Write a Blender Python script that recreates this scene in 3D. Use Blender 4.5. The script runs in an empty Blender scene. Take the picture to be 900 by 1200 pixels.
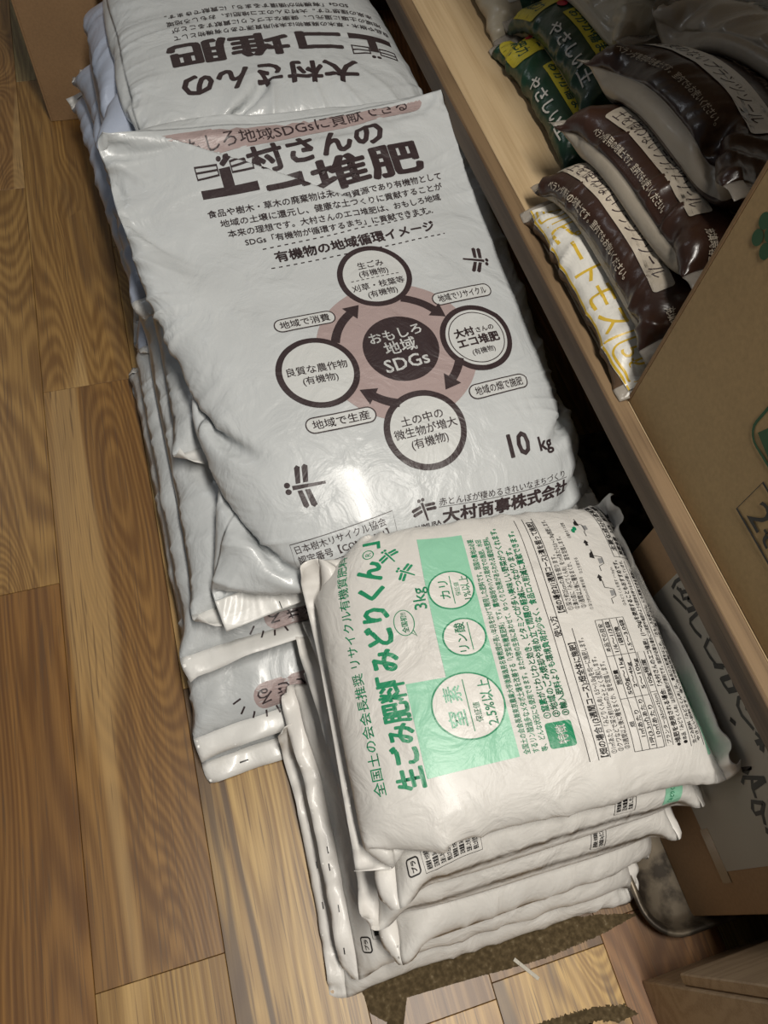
# Compost and fertiliser bags stacked on a wooden shop floor beside a low shelf.
# Units are metres: X to the right along the bag ends, Y along the floor planks (away from the camera), Z up.
import bpy, math, random
import numpy as np
from mathutils import Matrix, Vector
C = bpy.context.scene.collection
SC = bpy.context.scene

# ---------------------------------------------------------------- camera, world, lamps, exposure
cam_d = bpy.data.cameras.new('camera'); cam = bpy.data.objects.new('camera', cam_d); C.objects.link(cam); SC.camera = cam
AX = (0.95865496, -0.20358917, 0.19882684); AY = (-0.27379613, -0.85031778, 0.44943893); AZ = (0.0775651, -0.48529488, -0.87090329)
cam.matrix_world = Matrix(((AX[0], -AX[1], -AX[2], 0), (AY[0], -AY[1], -AY[2], 0), (AZ[0], -AZ[1], -AZ[2], 1.06), (0, 0, 0, 1)))
cam_d.sensor_fit = 'VERTICAL'; cam_d.sensor_height = 24.0; cam_d.lens = 24.0 * 870 / 1200
cam_d.clip_start = 0.02
W_ = bpy.data.worlds.new('world'); SC.world = W_; W_.use_nodes = True
W_.node_tree.nodes['Background'].inputs[0].default_value = (0.9, 0.95, 1.0, 1)
W_.node_tree.nodes['Background'].inputs[1].default_value = 0.06
def area(name, loc, target, sx, sy, power, col):
    d = bpy.data.lights.new(name, 'AREA'); d.shape = 'RECTANGLE'; d.size = sx; d.size_y = sy; d.energy = power; d.color = col
    o = bpy.data.objects.new(name, d); C.objects.link(o); o.location = loc
    o.rotation_euler = (Vector(target) - Vector(loc)).to_track_quat('-Z', 'Y').to_euler()
    return o
area('ceiling_tube_lamp', (0.29, -0.25, 2.3), (0.29, -0.1, 0), 0.2, 1.2, 47, (1.0, 0.95, 0.87))
area('ceiling_tube_lamp', (-1.3, 2.6, 2.5), (0.0, 0.8, 0), 0.3, 1.2, 4, (0.93, 0.96, 1.0))
SC.view_settings.view_transform = 'Standard'; SC.view_settings.look = 'None'; SC.view_settings.gamma = 1
SC.view_settings.use_curve_mapping = False; SC.view_settings.exposure = 0.0
SC.cycles.max_bounces = 6; SC.cycles.transparent_max_bounces = 12

# ---------------------------------------------------------------- film-bag solver (two welded sheets, filled, dropped on what lies beneath)
class HMap:
    def __init__(s,x0,y0,x1,y1,base=0.0,step=0.005):
        s.x0,s.y0,s.s=x0,y0,step
        s.nx=int((x1-x0)/step)+1; s.ny=int((y1-y0)/step)+1
        s.h=np.full((s.nx,s.ny),base)
    def get(s,x,y):
        fx=np.clip((x-s.x0)/s.s,0,s.nx-1.001); fy=np.clip((y-s.y0)/s.s,0,s.ny-1.001)
        i=fx.astype(int); j=fy.astype(int); a=fx-i; b=fy-j; h=s.h
        return (h[i,j]*(1-a)+h[i+1,j]*a)*(1-b)+(h[i,j+1]*(1-a)+h[i+1,j+1]*a)*b
    def splat(s,P):
        i=np.round((P[:,0]-s.x0)/s.s).astype(int); j=np.round((P[:,1]-s.y0)/s.s).astype(int)
        ok=(i>=0)&(i<s.nx)&(j>=0)&(j<s.ny)
        np.maximum.at(s.h,(i[ok],j[ok]),P[ok,2])
        # light closing so pin holes do not stay
        h=s.h; m=np.maximum.reduce([np.roll(h,1,0),np.roll(h,-1,0),np.roll(h,1,1),np.roll(h,-1,1)])
        mn=np.minimum.reduce([np.roll(m,1,0),np.roll(m,-1,0),np.roll(m,1,1),np.roll(m,-1,1),m])
        s.h=np.maximum(h,mn)
def ramped(hm,slope,reach=.3):
    """the pile's surface with its hollows bridged at a given slope: stiff, full bags span them"""
    r=HMap(hm.x0,hm.y0,hm.x0+.1,hm.y0+.1); r.nx,r.ny=hm.nx,hm.ny; h=hm.h.copy(); d=slope*hm.s
    for _ in range(int(reach/hm.s)):
        P=np.pad(h,1,mode='edge'); n=np.maximum.reduce([P[:-2,1:-1]-d,P[2:,1:-1]-d,P[1:-1,:-2]-d,P[1:-1,2:]-d,P[:-2,:-2]-1.414*d,P[2:,2:]-1.414*d,P[:-2,2:]-1.414*d,P[2:,:-2]-1.414*d,h])
        if np.array_equal(n,h): break
        h=n
    r.h=h; return r
def sloped(hm,z0,y0,k):
    """the stiff bag is carried along a line from its near support to its far one"""
    r=HMap(hm.x0,hm.y0,hm.x0+.1,hm.y0+.1); r.nx,r.ny=hm.nx,hm.ny
    y=hm.y0+np.arange(hm.ny)*hm.s; x=hm.x0+np.arange(hm.nx)*hm.s
    p=np.where((y>y0-.02)&(y<1.02),z0+k*(y-y0),-1)[None]*np.ones((hm.nx,1)); p-=np.clip(np.maximum(-.055-x,x-.45),0,1)[:,None]*4
    r.h=np.maximum(hm.h,p); return r
def sim_bag(hm,quad,W,L,nx,ny,V0,f0=2,f1=2,steps=260,seed=0,rough=0.0,sidef=0,g=2.2e-4,hyd=.010,ceil=None,lift=0.012,damp=.93,ftilt=0.0,bendk=.12,wallx=None,curl=0.0,pinleft=False,asym=(1,1),rightz=None):
    rng=np.random.RandomState(seed)
    q=np.array(quad,float)
    u,v=np.meshgrid(np.linspace(0,1,nx),np.linspace(0,1,ny),indexing='ij')
    xy=(q[0]*((1-u)*(1-v))[...,None]+q[1]*(u*(1-v))[...,None]+q[2]*(u*v)[...,None]+q[3]*((1-u)*v)[...,None])
    H0=hm.get(xy[...,0],xy[...,1])
    # smooth start surface over what lies beneath
    Hs=H0.copy()
    for _ in range(40):
        P=np.pad(Hs,1,mode='edge'); Hs=np.maximum(Hs,(P[:-2,1:-1]+P[2:,1:-1]+P[1:-1,:-2]+P[1:-1,2:])/4)
    nz=rng.randn(nx//4+3,ny//4+3)
    gx=np.linspace(0,nz.shape[0]-1.001,nx); gy=np.linspace(0,nz.shape[1]-1.001,ny)
    i=gx.astype(int);j=gy.astype(int);a=(gx-i)[:,None];b=(gy-j)[None]
    a=a*a*(3-2*a);b=b*b*(3-2*b)
    N=(nz[i][:,j]*(1-a)+nz[i+1][:,j]*a)*(1-b)+(nz[i][:,j+1]*(1-a)+nz[i+1][:,j+1]*a)*b
    T=np.dstack([xy,Hs+lift+.006+N*.004]); B=np.dstack([xy,Hs+lift-.004+N*.002])
    if curl:
        e=np.clip((u-(1-curl/W))*W,0,None); T[...,2]+=e*.95; B[...,2]+=e*.95
    idT=np.arange(nx*ny).reshape(nx,ny); idB=idT+nx*ny
    weld=np.zeros((nx,ny),bool); weld[:1+sidef]=weld[-1-sidef:]=True; weld[:,:f0+1]=True; weld[:,ny-1-f1:]=True
    idB=np.where(weld,idT,idB)
    X=np.concatenate([T.reshape(-1,3),B.reshape(-1,3)]); X[nx*ny:][weld.ravel()]=0
    dx=W/(nx-1); dy=L/(ny-1)
    groups=[]
    def grp(A,Bb,r,k): groups.append((A.ravel().copy(),Bb.ravel().copy(),r,k))
    for S,isB in ((idT,0),(idB,1)):
        for p in (0,1):
            a=S[p:-1:2];b=S[p+1::2][:a.shape[0]]; grp(a,b,dx*asym[isB],1.)
            a=S[:,p:-1:2];b=S[:,p+1::2][:,:a.shape[1]]; grp(a,b,dy,1.)
        d=math.hypot(dx*asym[isB],dy)
        for p in (0,1):
            a=S[p:-1:2,:-1];b=S[p+1::2,1:][:a.shape[0]]; grp(a,b,d,.35)
            a=S[p:-1:2,1:];b=S[p+1::2,:-1][:a.shape[0]]; grp(a,b,d,.35)
        for p in (0,2):
            for q2 in (0,1):
                a=S[p+q2:-2:4];b=S[p+q2+2::4][:a.shape[0]]; grp(a,b,2*dx*asym[isB],bendk)
                a=S[:,p+q2:-2:4];b=S[:,p+q2+2::4][:,:a.shape[1]]; grp(a,b,2*dy,bendk)
    Vel=np.zeros_like(X); X0=X.copy(); pr=0.0
    cor=np.array([idT[0,0],idT[-1,0],idT[-1,-1],idT[0,-1]])
    act=np.ones(len(X),bool); act[nx*ny:][weld.ravel()]=False
    gv=np.full(len(X),g); gv[:nx*ny][weld.ravel()]*=.12
    fr=np.ones((len(X),1))
    def nrm(Y):
        G=Y[idT]; D=Y[idB]
        def n_(G):
            a=np.empty_like(G);b=np.empty_like(G)
            a[1:-1]=G[2:]-G[:-2];a[0]=G[1]-G[0];a[-1]=G[-1]-G[-2];a[1:-1]/=2
            b[:,1:-1]=G[:,2:]-G[:,:-2];b[:,0]=G[:,1]-G[:,0];b[:,-1]=G[:,-1]-G[:,-2];b[:,1:-1]/=2
            return np.cross(a,b)
        return G,n_(G),D,-n_(D)
    p0=0.
    A=dx*dy
    for it in range(steps):
        G,nT,D,nB=nrm(X)
        V=((G-X0[0])*nT).sum()/3+((D-X0[0])*nB).sum()/3
        p0=np.clip(6e-3*(1-V/V0)*3,-2e-3,6e-3)
        ztop=np.percentile(G[...,2],97)
        Vel[:,2]-=gv
        for S,n_,Y in ((idT,nT,G),(idB,nB,D)):
            pz=p0+hyd*np.clip(ztop-Y[...,2],0,.2)
            f=np.where(weld,0,pz)[...,None]*n_/A
            Vel[S.ravel()]+=f.reshape(-1,3)
        Vel*=damp
        Y0=X.copy(); X=X+Vel
        for rep in range(3):
            for a,b,r,k in groups:
                d=X[b]-X[a]; l=np.sqrt((d*d).sum(1))+1e-9
                c=(l-r)
                if k<.2:
                    c=np.minimum(c,0)   # bending: only resists folding together
                d*=(k*.5*c/l)[:,None]
                X[a]+=d; X[b]-=d
            h=hm.get(X[:,0],X[:,1])+.0012
            if rep==2: hit=X[:,2]<h
            X[:,2]=np.maximum(X[:,2],h)
            if wallx is not None: X[:,0]=np.minimum(X[:,0],wallx)
            if ceil is not None: X[:,2]=np.minimum(X[:,2],ceil)
        # keep sheets from passing
        t=X[idT];b=X[idB]; bad=(b[...,2]>t[...,2])&~weld
        if bad.any():
            m=(b[...,2]+t[...,2])/2
            X[idT[bad],2]=m[bad]; X[idB[bad],2]=m[bad]
        Vel=X-Y0
        sp=np.sqrt((Vel**2).sum(1))[:,None]; Vel*=np.minimum(1,.006/(sp+1e-9))
        Vel[hit,:2]*=.3; Vel[hit,2]*=.3
        X[cor,:2]+=(q-X[cor,:2])*.2
        if rightz is not None:
            for k_ in range(sidef+1):
                c1=idT[-1-k_]; X[c1,2]+=np.clip(rightz-k_*dx-X[c1,2],0,1)*.3
        if pinleft:
            c0=idT[0]; tx=q[0,0]+(q[3,0]-q[0,0])*np.linspace(0,1,ny); X[c0,0]+=(tx-X[c0,0])*.5
        sh=(X0[act,:2]-X[act,:2]).mean(0)*.05; X[:,:2]+=sh
    return X[idT],X[idB],weld
def refine(G,k):
    def ax(G):
        n=G.shape[0]
        P=np.concatenate([2*G[:1]-G[1:2],G,2*G[-1:]-G[-2:-1]])
        out=[]
        for t in np.arange(k)/k:
            a,b,c,d=P[:n-1],P[1:n],P[2:n+1],P[3:n+2]
            out.append(.5*((2*b)+(-a+c)*t+(2*a-5*b+4*c-d)*t*t+(-a+3*b-3*c+d)*t**3))
        O=np.stack(out,1).reshape((-1,)+G.shape[1:])
        return np.concatenate([O,G[-1:]])
    G=ax(G); return ax(G.swapaxes(0,1)).swapaxes(0,1)
# ---------------------------------------------------------------- object helpers
def empty(name, loc=(0, 0, 0)):
    o = bpy.data.objects.new(name, None); C.objects.link(o); o.location = loc; o.empty_display_size = .05
    return o
def tag(o, label=None, cat=None, group=None, kind=None):
    if label: o['label'] = label
    if cat: o['category'] = cat
    if group: o['group'] = group
    if kind: o['kind'] = kind
    return o
def mesh_obj(name, V, F, mats, parent=None, mi=None, smooth=True, loc=None):
    me = bpy.data.meshes.new(name)
    V = np.asarray(V, np.float32)
    if parent is not None and parent.parent is None: V = V - np.array(parent.location, np.float32)
    elif parent is not None: V = V - np.array(parent.location, np.float32) - np.array(parent.parent.location, np.float32)
    me.from_pydata(V.tolist(), [], F if isinstance(F, list) else F.tolist())
    for m in (mats if isinstance(mats, (list, tuple)) else [mats]): me.materials.append(m)
    if mi is not None: me.polygons.foreach_set('material_index', np.asarray(mi, np.int32))
    if smooth: me.polygons.foreach_set('use_smooth', np.ones(len(me.polygons), bool))
    me.update()
    o = bpy.data.objects.new(name, me); C.objects.link(o)
    if parent is not None: o.parent = parent
    if loc is not None: o.location = loc
    return o
class MB:
    """collects simple solids into one mesh"""
    def __init__(s): s.V = []; s.F = []; s.M = []
    def add(s, V, F, m=0):
        n = len(s.V); s.V += [tuple(v) for v in V]; s.F += [tuple(i + n for i in f) for f in F]; s.M += [m] * len(F); return s
    def box(s, a, b, m=0, bev=0.0, M=None):
        (x0, y0, z0), (x1, y1, z1) = a, b
        if bev <= 0:
            V = [(x0,y0,z0),(x1,y0,z0),(x1,y1,z0),(x0,y1,z0),(x0,y0,z1),(x1,y0,z1),(x1,y1,z1),(x0,y1,z1)]
            F = [(0,3,2,1),(4,5,6,7),(0,1,5,4),(1,2,6,5),(2,3,7,6),(3,0,4,7)]
        else:
            V = []; F = []; b_ = bev
            for sx in (0, 1):
                for sy in (0, 1):
                    for sz in (0, 1):
                        X = (x0, x1)[sx]; Y = (y0, y1)[sy]; Z = (z0, z1)[sz]
                        ix = (b_, -b_)[sx]; iy = (b_, -b_)[sy]; iz = (b_, -b_)[sz]
                        V += [(X, Y+iy, Z+iz), (X+ix, Y, Z+iz), (X+ix, Y+iy, Z)]
            g = lambda sx, sy, sz, k: ((sx*2+sy)*2+sz)*3+k
            F += [(g(0,0,0,0),g(0,0,1,0),g(0,1,1,0),g(0,1,0,0)), (g(1,0,0,0),g(1,1,0,0),g(1,1,1,0),g(1,0,1,0)),
                  (g(0,0,0,1),g(1,0,0,1),g(1,0,1,1),g(0,0,1,1)), (g(0,1,0,1),g(0,1,1,1),g(1,1,1,1),g(1,1,0,1)),
                  (g(0,0,0,2),g(0,1,0,2),g(1,1,0,2),g(1,0,0,2)), (g(0,0,1,2),g(1,0,1,2),g(1,1,1,2),g(0,1,1,2))]
            for a1 in (0, 1):
                for b1 in (0, 1):
                    F += [(g(a1,b1,0,0),g(a1,b1,1,0),g(a1,b1,1,1),g(a1,b1,0,1)), (g(a1,0,b1,0),g(a1,1,b1,0),g(a1,1,b1,2),g(a1,0,b1,2)),
                          (g(0,a1,b1,1),g(1,a1,b1,1),g(1,a1,b1,2),g(0,a1,b1,2))]
                    for c1 in (0, 1): F.append((g(a1,b1,c1,0), g(a1,b1,c1,1), g(a1,b1,c1,2)))
        if M is not None: V = [tuple(M @ Vector(v)) for v in V]
        return s.add(V, F, m)
    def build(s, name, mats, parent=None, smooth=False, loc=None):
        return mesh_obj(name, s.V, s.F, mats, parent, s.M, smooth, loc)

# ---------------------------------------------------------------- materials
def mat(name, col=None, rough=.5, **kw):
    m = bpy.data.materials.new(name); m.use_nodes = True; b = m.node_tree.nodes['Principled BSDF']
    if col: b.inputs['Base Color'].default_value = (*col, 1)
    b.inputs['Roughness'].default_value = rough
    for k, v in kw.items(): b.inputs[k.replace('_', ' ')].default_value = v
    return m, m.node_tree, b
def nd(nt, t, **kw):
    n = nt.nodes.new(t)
    for k, v in kw.items():
        if k in ('operation', 'blend_type', 'data_type', 'interpolation_type', 'noise_dimensions', 'feature', 'wave_type', 'bands_direction', 'vector_type', 'clamp'): setattr(n, k, v)
        else:
            n.inputs[int(k[1:]) if k[0] == 'i' and k[1:].isdigit() else k].default_value = v
    return n
def ramp(nt, src, stops, interp='LINEAR'):
    r = nt.nodes.new('ShaderNodeValToRGB'); r.color_ramp.interpolation = interp
    while len(r.color_ramp.elements) < len(stops): r.color_ramp.elements.new(0.5)
    for e, (p, c) in zip(r.color_ramp.elements, stops):
        e.position = p; e.color = (*c, 1) if len(c) == 3 else (c[0],) * 3 + (1,)
    nt.links.new(src, r.inputs[0]); return r
def crinkle(nt, b, fine=.25, coarse=.6, sf=140, sc=26, dist=.0012):
    L = nt.links.new; tc = nt.nodes.new('ShaderNodeTexCoord')
    n1 = nd(nt, 'ShaderNodeTexNoise', Scale=sf, Detail=3.0); n2 = nd(nt, 'ShaderNodeTexNoise', Scale=sc, Detail=4.0, Distortion=1.2)
    L(tc.outputs['Object'], n1.inputs['Vector']); L(tc.outputs['Object'], n2.inputs['Vector'])
    a = nd(nt, 'ShaderNodeMath', operation='MULTIPLY', i1=fine); L(n1.outputs[0], a.inputs[0])
    c = nd(nt, 'ShaderNodeMath', operation='MULTIPLY_ADD', i1=coarse); L(n2.outputs[0], c.inputs[0]); L(a.outputs[0], c.inputs[2])
    bp = nd(nt, 'ShaderNodeBump', Strength=1.0, Distance=dist); L(c.outputs[0], bp.inputs['Height']); L(bp.outputs[0], b.inputs['Normal'])
def film(name, col, rough=.3, coat=.35, var=.06, fine=.05, coarse=.9, sf=200, sc=13, dist=.0035, **kw):
    m, nt, b = mat(name, col, rough, **kw); b.inputs['Coat Weight'].default_value = coat; b.inputs['Coat Roughness'].default_value = .12
    crinkle(nt, b, fine, coarse, sf, sc, dist)
    tc = nt.nodes.new('ShaderNodeTexCoord'); n = nd(nt, 'ShaderNodeTexNoise', Scale=9.0, Detail=5.0); nt.links.new(tc.outputs['Object'], n.inputs['Vector'])
    lo = tuple(max(0, c * (1 - var)) for c in col); hi = tuple(min(1, c * (1 + var)) for c in col)
    r = ramp(nt, n.outputs[0], [(.3, lo), (.7, hi)]); nt.links.new(r.outputs[0], b.inputs['Base Color'])
    return m
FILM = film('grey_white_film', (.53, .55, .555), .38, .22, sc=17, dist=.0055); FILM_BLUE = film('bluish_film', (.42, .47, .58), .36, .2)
SEAL = film('white_seal_film', (.74, .73, .70), .38, .2, .03)
SMALL = film('warm_white_film', (.635, .615, .58), .46, .10, .04, sc=19, dist=.005); SMALL_SEAL = film('warm_white_seal_film', (.74, .715, .675), .42, .15, .03)
def ink(name, col, rough=.44):
    m, nt, b = mat(name, col, rough, Coat_Weight=.10, Coat_Roughness=.25); crinkle(nt, b, .05, .9, 200, 18, .005); return m
INK = ink('brown_black_ink', (.038, .024, .026)); PINK = ink('dusty_pink_ink', (.37, .285, .275)); WHITE_INK = ink('white_ink', (.56, .57, .56))
GREEN = ink('deep_green_ink', (.010, .235, .105), .4); MINT = ink('mint_green_ink', (.265, .565, .395), .4); BLACK = ink('black_ink', (.02, .018, .018), .4)
PAPERWHITE = ink('film_white_ink', (.68, .655, .615), .4)

def board_mat(name, light, dark, scale=(3.0, .5, 3.0), rough=.5, fibre=.25, axis_rot=None):
    m, nt, b = mat(name, light, rough); L = nt.links.new
    tc = nt.nodes.new('ShaderNodeTexCoord'); oi = nt.nodes.new('ShaderNodeObjectInfo')
    sh = nd(nt, 'ShaderNodeVectorMath', operation='SCALE'); sh.inputs[0].default_value = (31, 17, 23); L(oi.outputs['Random'], sh.inputs['Scale'])
    ad = nd(nt, 'ShaderNodeVectorMath', operation='ADD'); L(tc.outputs['Object'], ad.inputs[0]); L(sh.outputs[0], ad.inputs[1])
    mp = nd(nt, 'ShaderNodeMapping'); mp.inputs['Scale'].default_value = scale; L(ad.outputs[0], mp.inputs[0])
    n = nd(nt, 'ShaderNodeTexNoise', Scale=1.6, Detail=2.0, Roughness=.45); L(mp.outputs[0], n.inputs['Vector'])
    mu = nd(nt, 'ShaderNodeMath', operation='MULTIPLY', i1=70.0); L(n.outputs[0], mu.inputs[0])
    sn = nd(nt, 'ShaderNodeMath', operation='SINE'); L(mu.outputs[0], sn.inputs[0])
    ma = nd(nt, 'ShaderNodeMapRange'); ma.inputs['From Min'].default_value = -1; L(sn.outputs[0], ma.inputs['Value'])
    mp2 = nd(nt, 'ShaderNodeMapping'); mp2.inputs['Scale'].default_value = tuple(s * 22 if s > 1 else s * 3 for s in scale); L(ad.outputs[0], mp2.inputs[0])
    n2 = nd(nt, 'ShaderNodeTexNoise', Scale=3.0, Detail=4.0); L(mp2.outputs[0], n2.inputs['Vector'])
    mx = nd(nt, 'ShaderNodeMath', operation='MULTIPLY_ADD', i1=fibre); L(ma.outputs[0], mx.inputs[0])
    m3 = nd(nt, 'ShaderNodeMath', operation='MULTIPLY', i1=1 - fibre); L(n2.outputs[0], m3.inputs[0]); L(m3.outputs[0], mx.inputs[2])
    r = ramp(nt, mx.outputs[0], [(.2, dark), (.6, light)]); L(r.outputs[0], b.inputs['Base Color'])
    bp = nd(nt, 'ShaderNodeBump', Strength=.25, Distance=.0006); L(mx.outputs[0], bp.inputs['Height']); L(bp.outputs[0], b.inputs['Normal'])
    return m
PINE = board_mat('pale_pine', (.52, .385, .225), (.40, .28, .15), (4, .6, 4)); PLY = board_mat('shelf_edge_ply', (.125, .076, .040), (.065, .037, .019), (5, .8, 5), .6)
LIP = board_mat('shelf_lip', (.20, .13, .068), (.12, .075, .038), (5, .8, 5), .6)
CRATE = board_mat('grey_pine', (.42, .31, .2), (.30, .21, .13), (1.2, 6, 6), .6)
def cardboard(name, col, dark=.8):
    m, nt, b = mat(name, col, .75); L = nt.links.new; tc = nt.nodes.new('ShaderNodeTexCoord')
    n = nd(nt, 'ShaderNodeTexNoise', Scale=220.0, Detail=3.0); n2 = nd(nt, 'ShaderNodeTexNoise', Scale=7.0, Detail=4.0)
    L(tc.outputs['Object'], n.inputs['Vector']); L(tc.outputs['Object'], n2.inputs['Vector'])
    a = nd(nt, 'ShaderNodeMath', operation='MULTIPLY_ADD', i1=.5); L(n.outputs[0], a.inputs[0])
    h = nd(nt, 'ShaderNodeMath', operation='MULTIPLY', i1=.5); L(n2.outputs[0], h.inputs[0]); L(h.outputs[0], a.inputs[2])
    r = ramp(nt, a.outputs[0], [(.35, tuple(c * dark for c in col)), (.65, col)]); L(r.outputs[0], b.inputs['Base Color'])
    bp = nd(nt, 'ShaderNodeBump', Strength=.3, Distance=.0008); L(a.outputs[0], bp.inputs['Height']); L(bp.outputs[0], b.inputs['Normal'])
    return m
CARD = cardboard('kraft_cardboard', (.42, .28, .13)); CARD_DARK = cardboard('brown_cardboard', (.33, .20, .10)); CARD_EDGE = cardboard('fluted_edge', (.27, .16, .075))

def floor_mat():
    m, nt, b = mat('strip_wood_floor', (.4, .25, .1), .42); L = nt.links.new
    b.inputs['Coat Weight'].default_value = .12; b.inputs['Coat Roughness'].default_value = .3
    tc = nt.nodes.new('ShaderNodeTexCoord'); oi = nt.nodes.new('ShaderNodeObjectInfo')
    sh = nd(nt, 'ShaderNodeVectorMath', operation='SCALE'); sh.inputs[0].default_value = (37, 61, 13); L(oi.outputs['Random'], sh.inputs['Scale'])
    ad = nd(nt, 'ShaderNodeVectorMath', operation='ADD'); L(tc.outputs['Object'], ad.inputs[0]); L(sh.outputs[0], ad.inputs[1])
    def noise(sc, scale, det=2.0, rough=.5, dist=0.0):
        mp = nd(nt, 'ShaderNodeMapping'); mp.inputs['Scale'].default_value = sc; L(ad.outputs[0], mp.inputs[0])
        n = nd(nt, 'ShaderNodeTexNoise', Scale=scale, Detail=det, Roughness=rough, Distortion=dist); L(mp.outputs[0], n.inputs['Vector']); return n.outputs[0]
    def mth(op, a, b_=None, c=None):
        n = nt.nodes.new('ShaderNodeMath'); n.operation = op
        for i, v in enumerate((a, b_, c)):
            if v is None: continue
            if isinstance(v, (int, float)): n.inputs[i].default_value = v
            else: L(v, n.inputs[i])
        return n.outputs[0]
    def sstep(v, lo, hi):
        n = nd(nt, 'ShaderNodeMapRange'); n.interpolation_type = 'SMOOTHSTEP'; n.inputs['From Min'].default_value = lo; n.inputs['From Max'].default_value = hi; L(v, n.inputs['Value']); return n.outputs[0]
    fig = noise((6.0, .75, 1), 1.0, 1.6, .4, .15)                     # broad growth-ring figure
    vo = nt.nodes.new('ShaderNodeTexVoronoi'); vo.inputs['Scale'].default_value = 1.0; vo.inputs['Randomness'].default_value = .9
    mpv = nd(nt, 'ShaderNodeMapping'); mpv.inputs['Scale'].default_value = (9, 3.2, 1); L(ad.outputs[0], mpv.inputs[0]); L(mpv.outputs[0], vo.inputs['Vector'])
    wn = nt.nodes.new('ShaderNodeTexWhiteNoise'); L(vo.outputs['Position'], wn.inputs['Vector']); has = sstep(wn.outputs['Value'], .60, .64)
    fig = mth('ADD', fig, mth('MULTIPLY', mth('MULTIPLY', has, mth('SUBTRACT', 1.0, sstep(vo.outputs['Distance'], .0, .55))), .16))   # the rings bend round the knots
    rings = mth('MULTIPLY_ADD', mth('SINE', mth('MULTIPLY', fig, 330.0)), .5, .5)
    rings2 = mth('MULTIPLY_ADD', mth('SINE', mth('MULTIPLY', fig, 105.0)), .5, .5)
    fib = noise((330, 6, 1), 1.0, 3.0, .65); fib2 = noise((85, 2.2, 1), 1.0, 5.0, .65, .5)
    sap = noise((9.0, .55, 1), 1.0, 2.0, .5, .3)
    grain = mth('ADD', mth('MULTIPLY', rings, .17), mth('MULTIPLY', rings2, .10)); grain = mth('ADD', grain, mth('MULTIPLY', fib, .42)); grain = mth('ADD', grain, mth('MULTIPLY', fib2, .40))
    g = sstep(grain, .36, .80)
    bs_ = nd(nt, 'ShaderNodeHueSaturation', Saturation=1.15, Value=1.02); L(oi.outputs['Color'], bs_.inputs['Color']); base = bs_.outputs[0]
    def mixc(fac, A, B, blend='MIX'):
        n = nt.nodes.new('ShaderNodeMix'); n.data_type = 'RGBA'; n.blend_type = blend
        if isinstance(fac, (int, float)): n.inputs[0].default_value = fac
        else: L(fac, n.inputs[0])
        for i, v in ((6, A), (7, B)):
            if isinstance(v, tuple): n.inputs[i].default_value = (*v, 1)
            else: L(v, n.inputs[i])
        return n.outputs[2]
    c = mixc(mth('MULTIPLY', mth('SUBTRACT', 1.0, g), .80), base, mixc(1.0, base, (.36, .28, .22), 'MULTIPLY'))
    c = mixc(mth('MULTIPLY', sstep(sap, .56, .60), .75), c, mixc(.55, c, (.60, .40, .17)))     # pale sapwood strips
    streak = sstep(noise((13.0, .8, 1), 1.0, 3.0, .55, .9), .50, .57)                        # dark walnut streaks where alpha is high
    al = oi.outputs['Alpha']
    c = mixc(mth('MULTIPLY', mth('MULTIPLY', streak, al), .85), c, (.085, .05, .03))
    knot = mth('SUBTRACT', 1.0, sstep(mth('ADD', vo.outputs['Distance'], mth('MULTIPLY', fib2, .05)), .045, .095)); knot = mth('MULTIPLY', knot, has)
    c = mixc(mth('MULTIPLY', knot, .8), c, (.06, .03, .015))
    pores = sstep(noise((420, 9, 1), 1.0, 1.0, .5), .60, .70)
    c = mixc(mth('MULTIPLY', pores, .6), c, (.10, .055, .025))
    L(c, b.inputs['Base Color'])
    bp = nd(nt, 'ShaderNodeBump', Strength=.25, Distance=.0005); L(grain, bp.inputs['Height']); L(bp.outputs[0], b.inputs['Normal'])
    return m
FLOOR = floor_mat()
GAP = mat('dark_floor_gap', (.035, .02, .012), .9)[0]
# ---------------------------------------------------------------- the setting: floor planks laid along Y
floor = MB().box((-1.05, -.62, -.02), (1.57, 2.75, -.0035)).build('floor', GAP); floor['kind'] = 'structure'
PW, PL = .1522, .908
rnd = random.Random(5)
TONES = {  # (column, row) -> base colour and amount of dark streak, as in the photograph
    (-2, -1): (.27, .150, .064, .15), (-2, 0): (.37, .235, .105, .15), (-2, 1): (.36, .22, .105, .1), (-1, 0): (.29, .17, .074, .15), (-1, -1): (.45, .30, .135, .1),
    (-1, 1): (.36, .225, .10, .35), (0, -1): (.54, .38, .185, 1.0), (0, 0): (.43, .28, .125, .1), (0, 1): (.34, .215, .11, .3),
    (1, 0): (.31, .20, .11, .7), (1, -1): (.54, .36, .165, .5), (2, 0): (.30, .19, .1, .8), (2, -1): (.56, .385, .175, .95), (3, -1): (.27, .15, .075, .3), (3, 0): (.3, .19, .1, .3)}
OFF = {-2: .5435, -1: .003, 0: .337, 1: -.135, 2: -.118, 3: -.095}
for k in range(-6, 9):
    x0 = -.115 + k * PW
    off = OFF.get(k, rnd.uniform(0, PL))
    for r in range(-2, 4):
        y0 = off + r * PL; y1 = y0 + PL
        a, b_ = max(y0, -.62), min(y1, 2.75)
        if b_ - a < .03: continue
        p = MB().box((x0 + .0003, a + .0003, -.0035), (x0 + PW - .0003, b_ - .0003, 0), bev=.0005)
        o = p.build('plank', FLOOR, floor)
        o.color = TONES.get((k, r), (rnd.uniform(.3, .5), rnd.uniform(.19, .31), rnd.uniform(.09, .14), rnd.uniform(.1, .6)))
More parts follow.
